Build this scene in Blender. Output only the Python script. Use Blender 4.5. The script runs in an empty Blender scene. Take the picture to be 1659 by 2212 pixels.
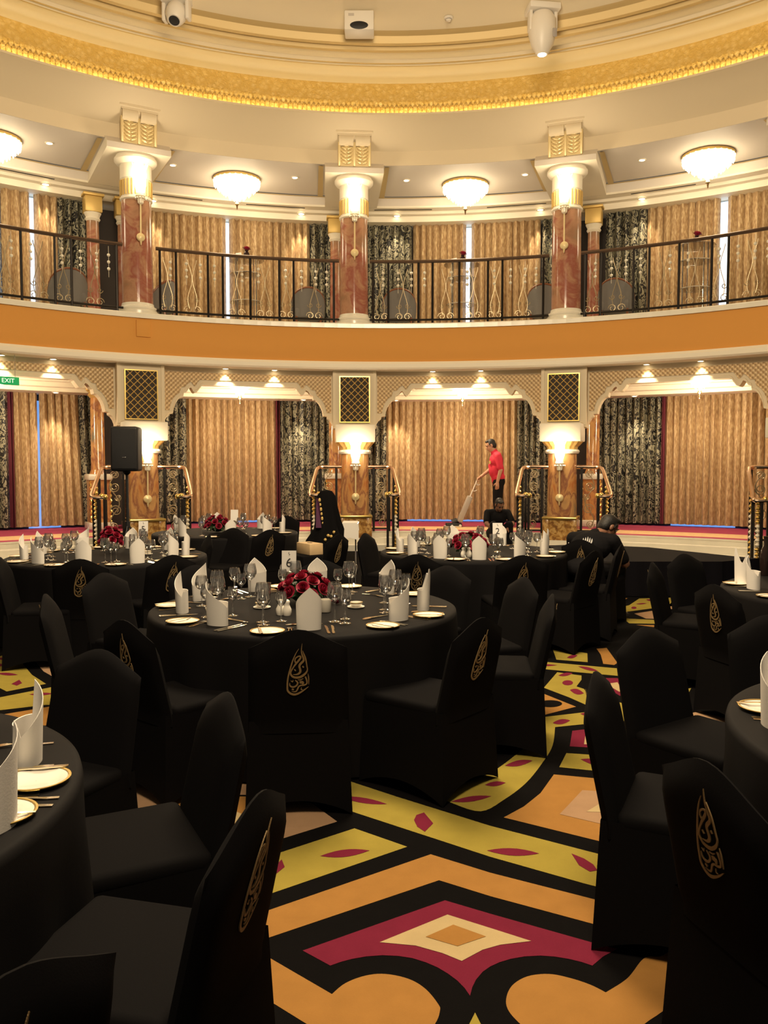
import bpy, bmesh, math, random
from math import sin, cos, pi, radians, atan2, sqrt, hypot
from mathutils import Vector, Matrix
random.seed(7)
scene = bpy.context.scene
COL = scene.collection

# ------------------------------------------------------------------ camera
FPX, PITCH, CAMZ = 1800.0, radians(3.2), 1.6
cam_d = bpy.data.cameras.new('camera')
cam = bpy.data.objects.new('camera', cam_d); COL.objects.link(cam)
cam.location = (0, 0, CAMZ); cam.rotation_euler = (pi/2 - PITCH, 0, 0)
cam_d.sensor_fit = 'VERTICAL'; cam_d.sensor_height = 36; cam_d.lens = 36*FPX/2212
cam_d.clip_start = 0.05; cam_d.clip_end = 100
scene.camera = cam
scene.view_settings.view_transform = 'Standard'
scene.view_settings.look = 'None'
scene.view_settings.gamma = 1.0
scene.view_settings.use_curve_mapping = False
scene.view_settings.exposure = 0.0

# survey helpers: turn a sight line into a place in the room
def ray(px, py):
    c, s = cos(PITCH), sin(PITCH)
    u, v = (px-829.5)/FPX, (1106-py)/FPX
    return (u, c + v*s, -s + v*c)
def at_z(px, py, z=0.0):
    d = ray(px, py); t = (z-CAMZ)/d[2]
    return Vector((d[0]*t, d[1]*t, z))
def at_y(px, py, Y):
    d = ray(px, py); t = Y/d[1]
    return Vector((d[0]*t, Y, CAMZ+d[2]*t))
CX, CY = 0.12, 6.6                       # centre of the rotunda
def pol(R, a, z=0.0):                    # a in degrees, 0 = straight ahead
    a = radians(a); return Vector((CX+R*sin(a), CY+R*cos(a), z))
def ang(px, R):                          # where a vertical sight plane meets the circle R
    u = (px-829.5)/FPX
    lo, hi = -80.0, 80.0
    for _ in range(50):
        m = (lo+hi)/2; p = pol(R, m)
        if p.x/p.y < u: lo = m
        else: hi = m
    return lo
def z_at(px, py, R):                     # height on circle R seen at that pixel
    p = pol(R, ang(px, R)); return at_y(px, py, p.y).z

# ------------------------------------------------------------------ mesh builder
class MB:
    def __init__(s): s.v = []; s.f = []; s.m = []; s.sm = []
    def add(s, vs, fs, mi=0, smooth=False):
        o = len(s.v); s.v += [tuple(p) for p in vs]
        for f in fs:
            s.f.append(tuple(i+o for i in f)); s.m.append(mi); s.sm.append(smooth)
    def box(s, x0, x1, y0, y1, z0, z1, mi=0, M=None):
        vs = [(x, y, z) for z in (z0, z1) for y in (y0, y1) for x in (x0, x1)]
        if M: vs = [M @ Vector(v) for v in vs]
        s.add(vs, [(0,2,3,1),(4,5,7,6),(0,1,5,4),(2,6,7,3),(0,4,6,2),(1,3,7,5)], mi)
    def rbox(s, x0, x1, y0, y1, z0, z1, r=0.01, mi=0, M=None, n=2):
        bm = bmesh.new(); bmesh.ops.create_cube(bm, size=1)
        for v in bm.verts:
            v.co = ((x0+x1)/2+v.co.x*(x1-x0), (y0+y1)/2+v.co.y*(y1-y0), (z0+z1)/2+v.co.z*(z1-z0))
        bmesh.ops.bevel(bm, geom=bm.edges[:], offset=r, segments=n, affect='EDGES', profile=0.5)
        s.bm(bm, mi, True, M)
    def bm(s, bm, mi=0, smooth=True, M=None):
        bm.verts.index_update()
        vs = [(M @ v.co) if M else v.co.copy() for v in bm.verts]
        fs = [[v.index for v in f.verts] for f in bm.faces]
        s.add(vs, fs, mi, smooth); bm.free()
    def lathe(s, prof, n=24, mi=0, M=None, smooth=True, c=(0,0,0), close=False):
        vs = []; k = len(prof)
        for i in range(n):
            a = 2*pi*i/n
            for r, z in prof:
                p = Vector((c[0]+r*cos(a), c[1]+r*sin(a), c[2]+z)); vs.append(M @ p if M else p)
        fs = []
        for i in range(n):
            j = (i+1) % n
            for q in range(k-1):
                fs.append((i*k+q, j*k+q, j*k+q+1, i*k+q+1))
        s.add(vs, fs, mi, smooth)
        if close:
            for q, rev in ((0, True), (k-1, False)):
                if prof[q][0] > 1e-5:
                    idx = [i*k+q for i in range(n)]
                    if rev: idx = idx[::-1]
                    s.add([vs[i] for i in idx], [tuple(range(n))], mi, False)
    def tube(s, pts, r, n=8, mi=0, closed=False, caps=True, smooth=True):
        pts = [Vector(p) for p in pts]; m = len(pts)
        rs = r if isinstance(r, (list, tuple)) else [r]*m
        vs = []; prev = None
        for i, p in enumerate(pts):
            a = pts[(i-1) % m] if (closed or i > 0) else p
            b = pts[(i+1) % m] if (closed or i < m-1) else p
            t = (b-a); t = t.normalized() if t.length > 1e-9 else Vector((0,0,1))
            if prev is None:
                up = Vector((0,0,1)) if abs(t.z) < 0.9 else Vector((1,0,0))
                nx = t.cross(up).normalized()
            else:
                nx = prev - t*prev.dot(t)
                nx = nx.normalized() if nx.length > 1e-6 else t.orthogonal().normalized()
            prev = nx; ny = t.cross(nx)
            for q in range(n):
                w = 2*pi*q/n; vs.append(p + nx*(cos(w)*rs[i]) + ny*(sin(w)*rs[i]))
        fs = []
        for i in range(m if closed else m-1):
            j = (i+1) % m
            for q in range(n):
                w = (q+1) % n; fs.append((i*n+q, i*n+w, j*n+w, j*n+q))
        s.add(vs, fs, mi, smooth)
        if caps and not closed:
            s.add([vs[q] for q in range(n)][::-1], [tuple(range(n))], mi)
            s.add([vs[(m-1)*n+q] for q in range(n)], [tuple(range(n))], mi)
    def sphere(s, c, r, n=10, mi=0, sc=(1,1,1)):
        k = max(4, n//2); pr = [(r*sin(pi*i/k), -r*cos(pi*i/k)) for i in range(k+1)]
        M = Matrix.Translation(c) @ Matrix.Diagonal((sc[0], sc[1], sc[2], 1))
        s.lathe(pr, n, mi, M)
    def ring(s, prof, a0, a1, n, mi=0, smooth=True, flip=False):
        """profile of (R, z) swept about the rotunda's axis"""
        k = len(prof); vs = []
        for i in range(n+1):
            a = a0+(a1-a0)*i/n
            for R, z in prof: vs.append(pol(R, a, z))
        fs = []
        for i in range(n):
            for q in range(k-1):
                f = (i*k+q, (i+1)*k+q, (i+1)*k+q+1, i*k+q+1)
                fs.append(f[::-1] if flip else f)
        mis = mi if isinstance(mi, list) else [mi]*(k-1)
        o = len(s.v); s.v += [tuple(p) for p in vs]
        for j, f in enumerate(fs):
            s.f.append(tuple(i+o for i in f)); s.m.append(mis[j % (k-1)]); s.sm.append(smooth)
    def mesh(s, name, mats, sharp=35):
        me = bpy.data.meshes.new(name); me.from_pydata(s.v, [], s.f)
        for m in (mats if isinstance(mats, (list, tuple)) else [mats]): me.materials.append(m)
        me.polygons.foreach_set('material_index', s.m)
        me.polygons.foreach_set('use_smooth', s.sm)
        me.validate(); me.update()
        if any(s.sm):
            try: me.set_sharp_from_angle(angle=radians(sharp))
            except Exception: pass
        return me

def link(name, data, parent=None, loc=None, rot=None, scale=None):
    o = bpy.data.objects.new(name, data); COL.objects.link(o)
    if parent is not None: o.parent = parent
    if loc is not None: o.location = loc
    if rot is not None: o.rotation_euler = rot
    if scale is not None: o.scale = scale
    return o
def tag(o, label, cat, group=None):
    o['label'] = label; o['category'] = cat
    if group: o['group'] = group
    return o
def thing(name, label, cat, loc=(0,0,0), rz=0.0, group=None):
    o = link(name, None, None, loc, (0, 0, rz)); o.empty_display_size = 0.1
    return tag(o, label, cat, group)
def struct(name, mb, mats, parent=None, sharp=35):
    o = link(name, mb.mesh(name, mats, sharp), parent)
    if parent is None: o['kind'] = 'structure'
    return o
def part(name, mb, mats, parent, loc=None, rot=None, label=None, sharp=35):
    o = link(name, mb.mesh(name, mats, sharp), parent, loc, rot)
    if label: o['label'] = label
    return o

# ------------------------------------------------------------------ materials
def newmat(name):
    m = bpy.data.materials.new(name); m.use_nodes = True
    nt = m.node_tree; b = nt.nodes['Principled BSDF']
    return m, nt, b
def pbr(name, col, rough=0.5, metal=0.0, bump=0.0, bscale=50.0, var=0.0, vscale=4.0, sheen=0.0, spec=0.5, coat=0.0, trans=0.0):
    m, nt, b = newmat(name)
    b.inputs['Base Color'].default_value = (*col, 1); b.inputs['Roughness'].default_value = rough
    b.inputs['Metallic'].default_value = metal
    b.inputs['Specular IOR Level'].default_value = spec
    b.inputs['Sheen Weight'].default_value = sheen; b.inputs['Coat Weight'].default_value = coat
    if bump or var:
        tc = nt.nodes.new('ShaderNodeTexCoord')
    if bump:
        n = nt.nodes.new('ShaderNodeTexNoise'); n.inputs['Scale'].default_value = bscale; n.inputs['Detail'].default_value = 3
        nt.links.new(tc.outputs['Object'], n.inputs['Vector'])
        bp = nt.nodes.new('ShaderNodeBump'); bp.inputs['Strength'].default_value = bump; bp.inputs['Distance'].default_value = 0.01
        nt.links.new(n.outputs['Fac'], bp.inputs['Height']); nt.links.new(bp.outputs['Normal'], b.inputs['Normal'])
    if var:
        n = nt.nodes.new('ShaderNodeTexNoise'); n.inputs['Scale'].default_value = vscale; n.inputs['Detail'].default_value = 4
        nt.links.new(tc.outputs['Object'], n.inputs['Vector'])
        mx = nt.nodes.new('ShaderNodeMix'); mx.data_type = 'RGBA'
        mx.inputs[6].default_value = (*[max(0, c*(1-var)) for c in col], 1)
        mx.inputs[7].default_value = (*[min(1, c*(1+var)) for c in col], 1)
        nt.links.new(n.outputs['Fac'], mx.inputs[0]); nt.links.new(mx.outputs[2], b.inputs['Base Color'])
    return m
def glow(name, col, strength, base=(0.8,0.75,0.6)):
    m, nt, b = newmat(name)
    b.inputs['Base Color'].default_value = (*base, 1); b.inputs['Roughness'].default_value = 0.2
    b.inputs['Emission Color'].default_value = (*col, 1); b.inputs['Emission Strength'].default_value = strength
    return m
def ramp(nt, stops, interp='LINEAR'):
    r = nt.nodes.new('ShaderNodeValToRGB'); r.color_ramp.interpolation = interp
    el = r.color_ramp.elements
    while len(el) < len(stops): el.new(0.5)
    for e, (p, c) in zip(el, stops): e.position = p; e.color = (*c, 1)
    return r
def thin_glass(name, tint=(1,1,1), refl=0.35):
    m = bpy.data.materials.new(name); m.use_nodes = True; nt = m.node_tree; nt.nodes.clear()
    o = nt.nodes.new('ShaderNodeOutputMaterial'); mx = nt.nodes.new('ShaderNodeMixShader')
    t = nt.nodes.new('ShaderNodeBsdfTransparent'); g = nt.nodes.new('ShaderNodeBsdfGlossy')
    t.inputs['Color'].default_value = (*tint, 1); g.inputs['Roughness'].default_value = 0.04
    lw = nt.nodes.new('ShaderNodeLayerWeight'); lw.inputs['Blend'].default_value = refl
    mu = nt.nodes.new('ShaderNodeMath'); mu.operation = 'MULTIPLY_ADD'
    mu.inputs[1].default_value = 0.95; mu.inputs[2].default_value = 0.20
    nt.links.new(lw.outputs['Facing'], mu.inputs[0]); nt.links.new(mu.outputs[0], mx.inputs[0])
    nt.links.new(t.outputs[0], mx.inputs[1]); nt.links.new(g.outputs[0], mx.inputs[2])
    nt.links.new(mx.outputs[0], o.inputs['Surface'])
    return m

M = {}
M['cream'] = pbr('cream_plaster', (0.74,0.63,0.45), 0.6)
M['cream_light'] = pbr('white_plaster', (0.83,0.76,0.62), 0.55)
M['dome'] = pbr('dome_plaster', (0.78,0.67,0.47), 0.6)
M['orange'] = pbr('orange_wall_fabric', (0.66,0.30,0.055), 0.75, bump=0.15, bscale=150)
M['gold'] = pbr('gold_leaf', (0.83,0.60,0.20), 0.3, 0.9)
M['gold_matte'] = pbr('gold_paint', (0.72,0.50,0.17), 0.45, 0.4)
M['brass'] = pbr('polished_brass', (0.85,0.66,0.36), 0.18, 1.0)
M['rose_brass'] = pbr('copper_toned_brass', (0.88,0.66,0.50), 0.2, 1.0)
M['iron'] = pbr('black_iron', (0.02,0.016,0.014), 0.4, 0.6)
M['black_cloth'] = pbr('black_stretch_fabric', (0.0042,0.0038,0.0042), 0.85, sheen=0.0, spec=0.07, bump=0.05, bscale=300)
M['table_cloth'] = pbr('black_table_linen', (0.0062,0.0056,0.0060), 0.7, sheen=0.0, spec=0.09, bump=0.05, bscale=400)
M['napkin'] = pbr('white_linen', (0.80,0.76,0.70), 0.85, bump=0.05, bscale=200)
M['china'] = pbr('white_china', (0.85,0.80,0.70), 0.12)
M['silver'] = pbr('champagne_silver', (0.88,0.78,0.58), 0.16, 1.0)
M['glass'] = thin_glass('clear_glass')
M['white_marble'] = pbr('white_marble', (0.78,0.74,0.63), 0.25, var=0.10, vscale=2.5)
M['white_plastic'] = pbr('white_plastic', (0.75,0.70,0.62), 0.4)
M['black_plastic'] = pbr('black_plastic', (0.007,0.007,0.009), 0.55)
M['chrome'] = pbr('chrome', (0.8,0.8,0.8), 0.1, 1.0)
WARM = (1.0, 0.79, 0.52)
M['crystal_lit'] = glow('lit_crystal', (1.0,0.83,0.55), 7.0)
M['sconce_lit'] = glow('lit_sconce_crystal', (1.0,0.82,0.52), 12.0)
M['lens_lit'] = glow('lit_downlight_lens', (1.0,0.82,0.52), 12.0)
M['cove'] = glow('cove_light_strip', (1.0,0.80,0.38), 10.0)
M['daylight'] = glow('daylight_pane', (0.50,0.72,1.0), 1.7)
M['daylight_low'] = glow('blue_daylight_pane', (0.16,0.42,1.0), 0.85)
M['gold_light'] = pbr('pale_gilt_plaster', (0.86,0.70,0.38), 0.35, 0.15)
M['tan_mould_shade'] = pbr('tan_gilt_groove_shade', (0.60,0.45,0.21), 0.5, 0.2)  # tan gilt; on the dome rings it also carries painted groove shade
M['coffer'] = pbr('greyish_white_ceiling', (0.66,0.60,0.53), 0.6)
M['crystal'] = pbr('cut_crystal', (0.9,0.82,0.66), 0.08, 0.0, spec=1.0)
# ------------------------------------------------------------------ patterned materials
def marble_col(name, tones, scale=1.6, rough=0.12, vein=None, rot=(0.9, 0.5, 0), sc=(1.0, 1.0, 1.0)):
    m, nt, b = newmat(name); tc = nt.nodes.new('ShaderNodeTexCoord')
    mp = nt.nodes.new('ShaderNodeMapping'); mp.inputs['Scale'].default_value = sc; mp.inputs['Rotation'].default_value = rot
    n = nt.nodes.new('ShaderNodeTexNoise'); n.inputs['Scale'].default_value = scale; n.inputs['Detail'].default_value = 6; n.inputs['Roughness'].default_value = 0.55; n.inputs['Distortion'].default_value = 0.5
    r = ramp(nt, tones)
    nt.links.new(tc.outputs['Object'], mp.inputs['Vector']); nt.links.new(mp.outputs[0], n.inputs['Vector'])
    nt.links.new(n.outputs['Fac'], r.inputs[0]); nt.links.new(r.outputs[0], b.inputs['Base Color'])
    b.inputs['Roughness'].default_value = rough
    return m
M['marble_red'] = marble_col('red_brown_marble', [(0.30,(0.25,0.21,0.14)),(0.42,(0.36,0.19,0.11)),(0.50,(0.46,0.25,0.15)),(0.57,(0.33,0.11,0.075)),(0.68,(0.42,0.22,0.15))], 1.9)
M['marble_amber'] = marble_col('amber_marble', [(0.36,(0.24,0.20,0.14)),(0.43,(0.50,0.28,0.12)),(0.50,(0.62,0.35,0.14)),(0.545,(0.30,0.12,0.07)),(0.60,(0.58,0.30,0.11)),(0.68,(0.50,0.18,0.06))], 2.4, 0.12, None, (0.6, 0.7, 0), (1.3, 1.3, 0.55))
M['marble_onyx'] = marble_col('gilded_onyx', [(0.34,(0.18,0.08,0.03)),(0.48,(0.42,0.22,0.06)),(0.58,(0.62,0.40,0.15)),(0.7,(0.30,0.15,0.05))], 11, 0.2)

def curtain_gold():
    m, nt, b = newmat('gold_brocade_curtain'); tc = nt.nodes.new('ShaderNodeTexCoord')
    mp = nt.nodes.new('ShaderNodeMapping'); mp.inputs['Scale'].default_value = (1, 1, 0.28)
    nt.links.new(tc.outputs['Object'], mp.inputs['Vector'])
    n = nt.nodes.new('ShaderNodeTexNoise'); n.inputs['Scale'].default_value = 38; n.inputs['Detail'].default_value = 2
    nt.links.new(mp.outputs[0], n.inputs['Vector'])
    r = ramp(nt, [(0.36,(0.33,0.20,0.095)),(0.5,(0.45,0.30,0.15)),(0.64,(0.58,0.43,0.24))])
    nt.links.new(n.outputs['Fac'], r.inputs[0]); nt.links.new(r.outputs[0], b.inputs['Base Color'])
    b.inputs['Roughness'].default_value = 0.55; b.inputs['Sheen Weight'].default_value = 0.1
    return m
M['curtain_gold'] = curtain_gold()
def curtain_dark():
    m, nt, b = newmat('black_silver_damask_curtain'); tc = nt.nodes.new('ShaderNodeTexCoord')
    mp = nt.nodes.new('ShaderNodeMapping'); mp.inputs['Scale'].default_value = (1, 1, 0.75)
    nt.links.new(tc.outputs['Object'], mp.inputs['Vector'])
    n = nt.nodes.new('ShaderNodeTexNoise'); n.inputs['Scale'].default_value = 6; n.inputs['Detail'].default_value = 1.5; n.inputs['Distortion'].default_value = 1.8
    nt.links.new(mp.outputs[0], n.inputs['Vector'])
    mu = nt.nodes.new('ShaderNodeMath'); mu.operation = 'MULTIPLY'; mu.inputs[1].default_value = 5.0
    fr = nt.nodes.new('ShaderNodeMath'); fr.operation = 'FRACT'
    nt.links.new(n.outputs['Fac'], mu.inputs[0]); nt.links.new(mu.outputs[0], fr.inputs[0])
    r = ramp(nt, [(0.46,(0.018,0.017,0.017)),(0.54,(0.33,0.31,0.22))])
    nt.links.new(fr.outputs[0], r.inputs[0]); nt.links.new(r.outputs[0], b.inputs['Base Color'])
    b.inputs['Roughness'].default_value = 0.5
    return m
M['curtain_dark'] = curtain_dark()
M['curtain_lining'] = pbr('magenta_curtain_edge', (0.17,0.028,0.05), 0.7)

def frieze_mat():
    m, nt, b = newmat('gilded_mosaic_frieze'); tc = nt.nodes.new('ShaderNodeTexCoord')
    v = nt.nodes.new('ShaderNodeTexVoronoi'); v.inputs['Scale'].default_value = 11
    nt.links.new(tc.outputs['Object'], v.inputs['Vector'])
    r = ramp(nt, [(0.0,(0.84,0.62,0.24)),(0.6,(0.70,0.47,0.13))])
    nt.links.new(v.outputs['Distance'], r.inputs[0])
    n = nt.nodes.new('ShaderNodeTexNoise'); n.inputs['Scale'].default_value = 30
    nt.links.new(tc.outputs['Object'], n.inputs['Vector'])
    bp = nt.nodes.new('ShaderNodeBump'); bp.inputs['Strength'].default_value = 0.6; bp.inputs['Distance'].default_value = 0.03
    ad = nt.nodes.new('ShaderNodeMath'); ad.operation = 'ADD'
    nt.links.new(v.outputs['Distance'], ad.inputs[0]); nt.links.new(n.outputs['Fac'], ad.inputs[1])
    nt.links.new(ad.outputs[0], bp.inputs['Height']); nt.links.new(bp.outputs[0], b.inputs['Normal'])
    nt.links.new(r.outputs[0], b.inputs['Base Color'])
    b.inputs['Roughness'].default_value = 0.4; b.inputs['Metallic'].default_value = 0.1
    return m
M['frieze'] = frieze_mat()

def diaper_mat():
    """small interlaced gold lozenge pattern pressed on the arcade wall panels"""
    m, nt, b = newmat('diapered_tan_panel'); uv = nt.nodes.new('ShaderNodeUVMap')
    sp = nt.nodes.new('ShaderNodeSeparateXYZ'); nt.links.new(uv.outputs[0], sp.inputs[0])
    def math(op, a=None, bb=None, v0=None, v1=None):
        n = nt.nodes.new('ShaderNodeMath'); n.operation = op
        if a is not None: nt.links.new(a, n.inputs[0])
        elif v0 is not None: n.inputs[0].default_value = v0
        if bb is not None: nt.links.new(bb, n.inputs[1])
        elif v1 is not None: n.inputs[1].default_value = v1
        return n.outputs[0]
    K = 75.0
    sx = math('SINE', math('MULTIPLY', sp.outputs[0], v1=K)); sz = math('SINE', math('MULTIPLY', sp.outputs[1], v1=K))
    pr = math('MULTIPLY', sx, sz)
    r = ramp(nt, [(0.45,(0.62,0.45,0.24)),(0.58,(0.40,0.26,0.125))])
    nt.links.new(math('MULTIPLY_ADD', pr, v1=0.5), r.inputs[0])
    for n in nt.nodes:
        if n.type == 'MATH' and n.operation == 'MULTIPLY_ADD': n.inputs[2].default_value = 0.5
    nt.links.new(r.outputs[0], b.inputs['Base Color'])
    bp = nt.nodes.new('ShaderNodeBump'); bp.inputs['Strength'].default_value = 0.4; bp.inputs['Distance'].default_value = 0.01
    nt.links.new(pr, bp.inputs['Height']); bp.invert = True; nt.links.new(bp.outputs[0], b.inputs['Normal'])
    b.inputs['Roughness'].default_value = 0.45; b.inputs['Metallic'].default_value = 0.15
    return m
M['diaper'] = diaper_mat()

CARPET = {'black': (0.0046,0.0041,0.0042), 'yellow': (0.30,0.235,0.045), 'orange': (0.325,0.160,0.043), 'magenta': (0.155,0.0155,0.036),
          'cream': (0.44,0.335,0.175), 'peach': (0.345,0.215,0.125)}
CK = list(CARPET)
CARPET_M = [pbr('carpet_'+k, c, 0.95, bump=0.3, bscale=350, var=0.14, vscale=9, spec=0.04) for k, c in CARPET.items()]
M['stage_magenta'] = pbr('stage_carpet_magenta', (0.36,0.035,0.10), 0.95, var=0.2, vscale=30)
M['stage_peach'] = pbr('stage_carpet_peach', (0.66,0.43,0.22), 0.95, var=0.3, vscale=12)
M['dark_room'] = pbr('dark_backing', (0.05,0.04,0.035), 0.9)
M['grey_weave'] = pbr('grey_upholstery', (0.16,0.15,0.14), 0.8, bump=0.3, bscale=80)
M['wood'] = pbr('walnut_frame', (0.22,0.08,0.035), 0.35)
M['rose'] = pbr('red_petals', (0.27,0.006,0.032), 0.55, var=0.3, vscale=30)
M['leaf'] = pbr('dark_green_leaves', (0.022,0.055,0.014), 0.5)
M['ink'] = pbr('black_ink', (0.02,0.018,0.018), 0.6)
M['card'] = pbr('white_card', (0.82,0.79,0.74), 0.7)
M['emblem'] = pbr('gold_embroidery', (0.33,0.225,0.105), 0.5, 0.2, bump=0.3, bscale=400)
# ------------------------------------------------------------------ the rotunda shell
COLA = [-4.1+23.75*k for k in range(-2, 3)]          # column bearings
R_COL = 9.78
A0, A1 = -72, 66
Z_SLAB = z_at(829, 698, 9.42); Z_OT = z_at(829, 709, 9.42); Z_OB = z_at(829, 781, 9.42); Z_WB = z_at(829, 798, 9.40)
STAGE = 0.33
# --- carpet with its inlaid pattern
def z6(X, Y): return (500+X/2.765, 1612+Y/2.765)
def z7(X, Y): return (1059+X/2.765, 1612+Y/2.765)
def z4(X, Y): return (1059+X/2.765, 1150+Y/2.765)
def z3(X, Y): return (700+X/2.765, 1180+Y/2.765)
def z1(X, Y): return (X/2.765, 1150+Y/2.765)
def z5(X, Y): return (X/2.765, 1612+Y/2.765)
def P(f, *q): return [f(x, y) for x, y in q]
def leaf(f, x0, y0, x1, y1, hw):
    pts = []; n = 7
    for sgn, rng in ((1, range(0, n+1)), (-1, range(n-1, 0, -1))):
        for i in rng:
            t = i/n; w = hw*sin(pi*t)**0.9*sgn
            pts.append(f(x0+(x1-x0)*t + (y0-y1)/max(1, abs(x1-x0))*w*0.3, y0+(y1-y0)*t + w))
    return pts
def oval(f, cx, cy, rx, ry): return [f(cx+rx*cos(2*pi*i/20), cy+ry*sin(2*pi*i/20)) for i in range(20)]
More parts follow.
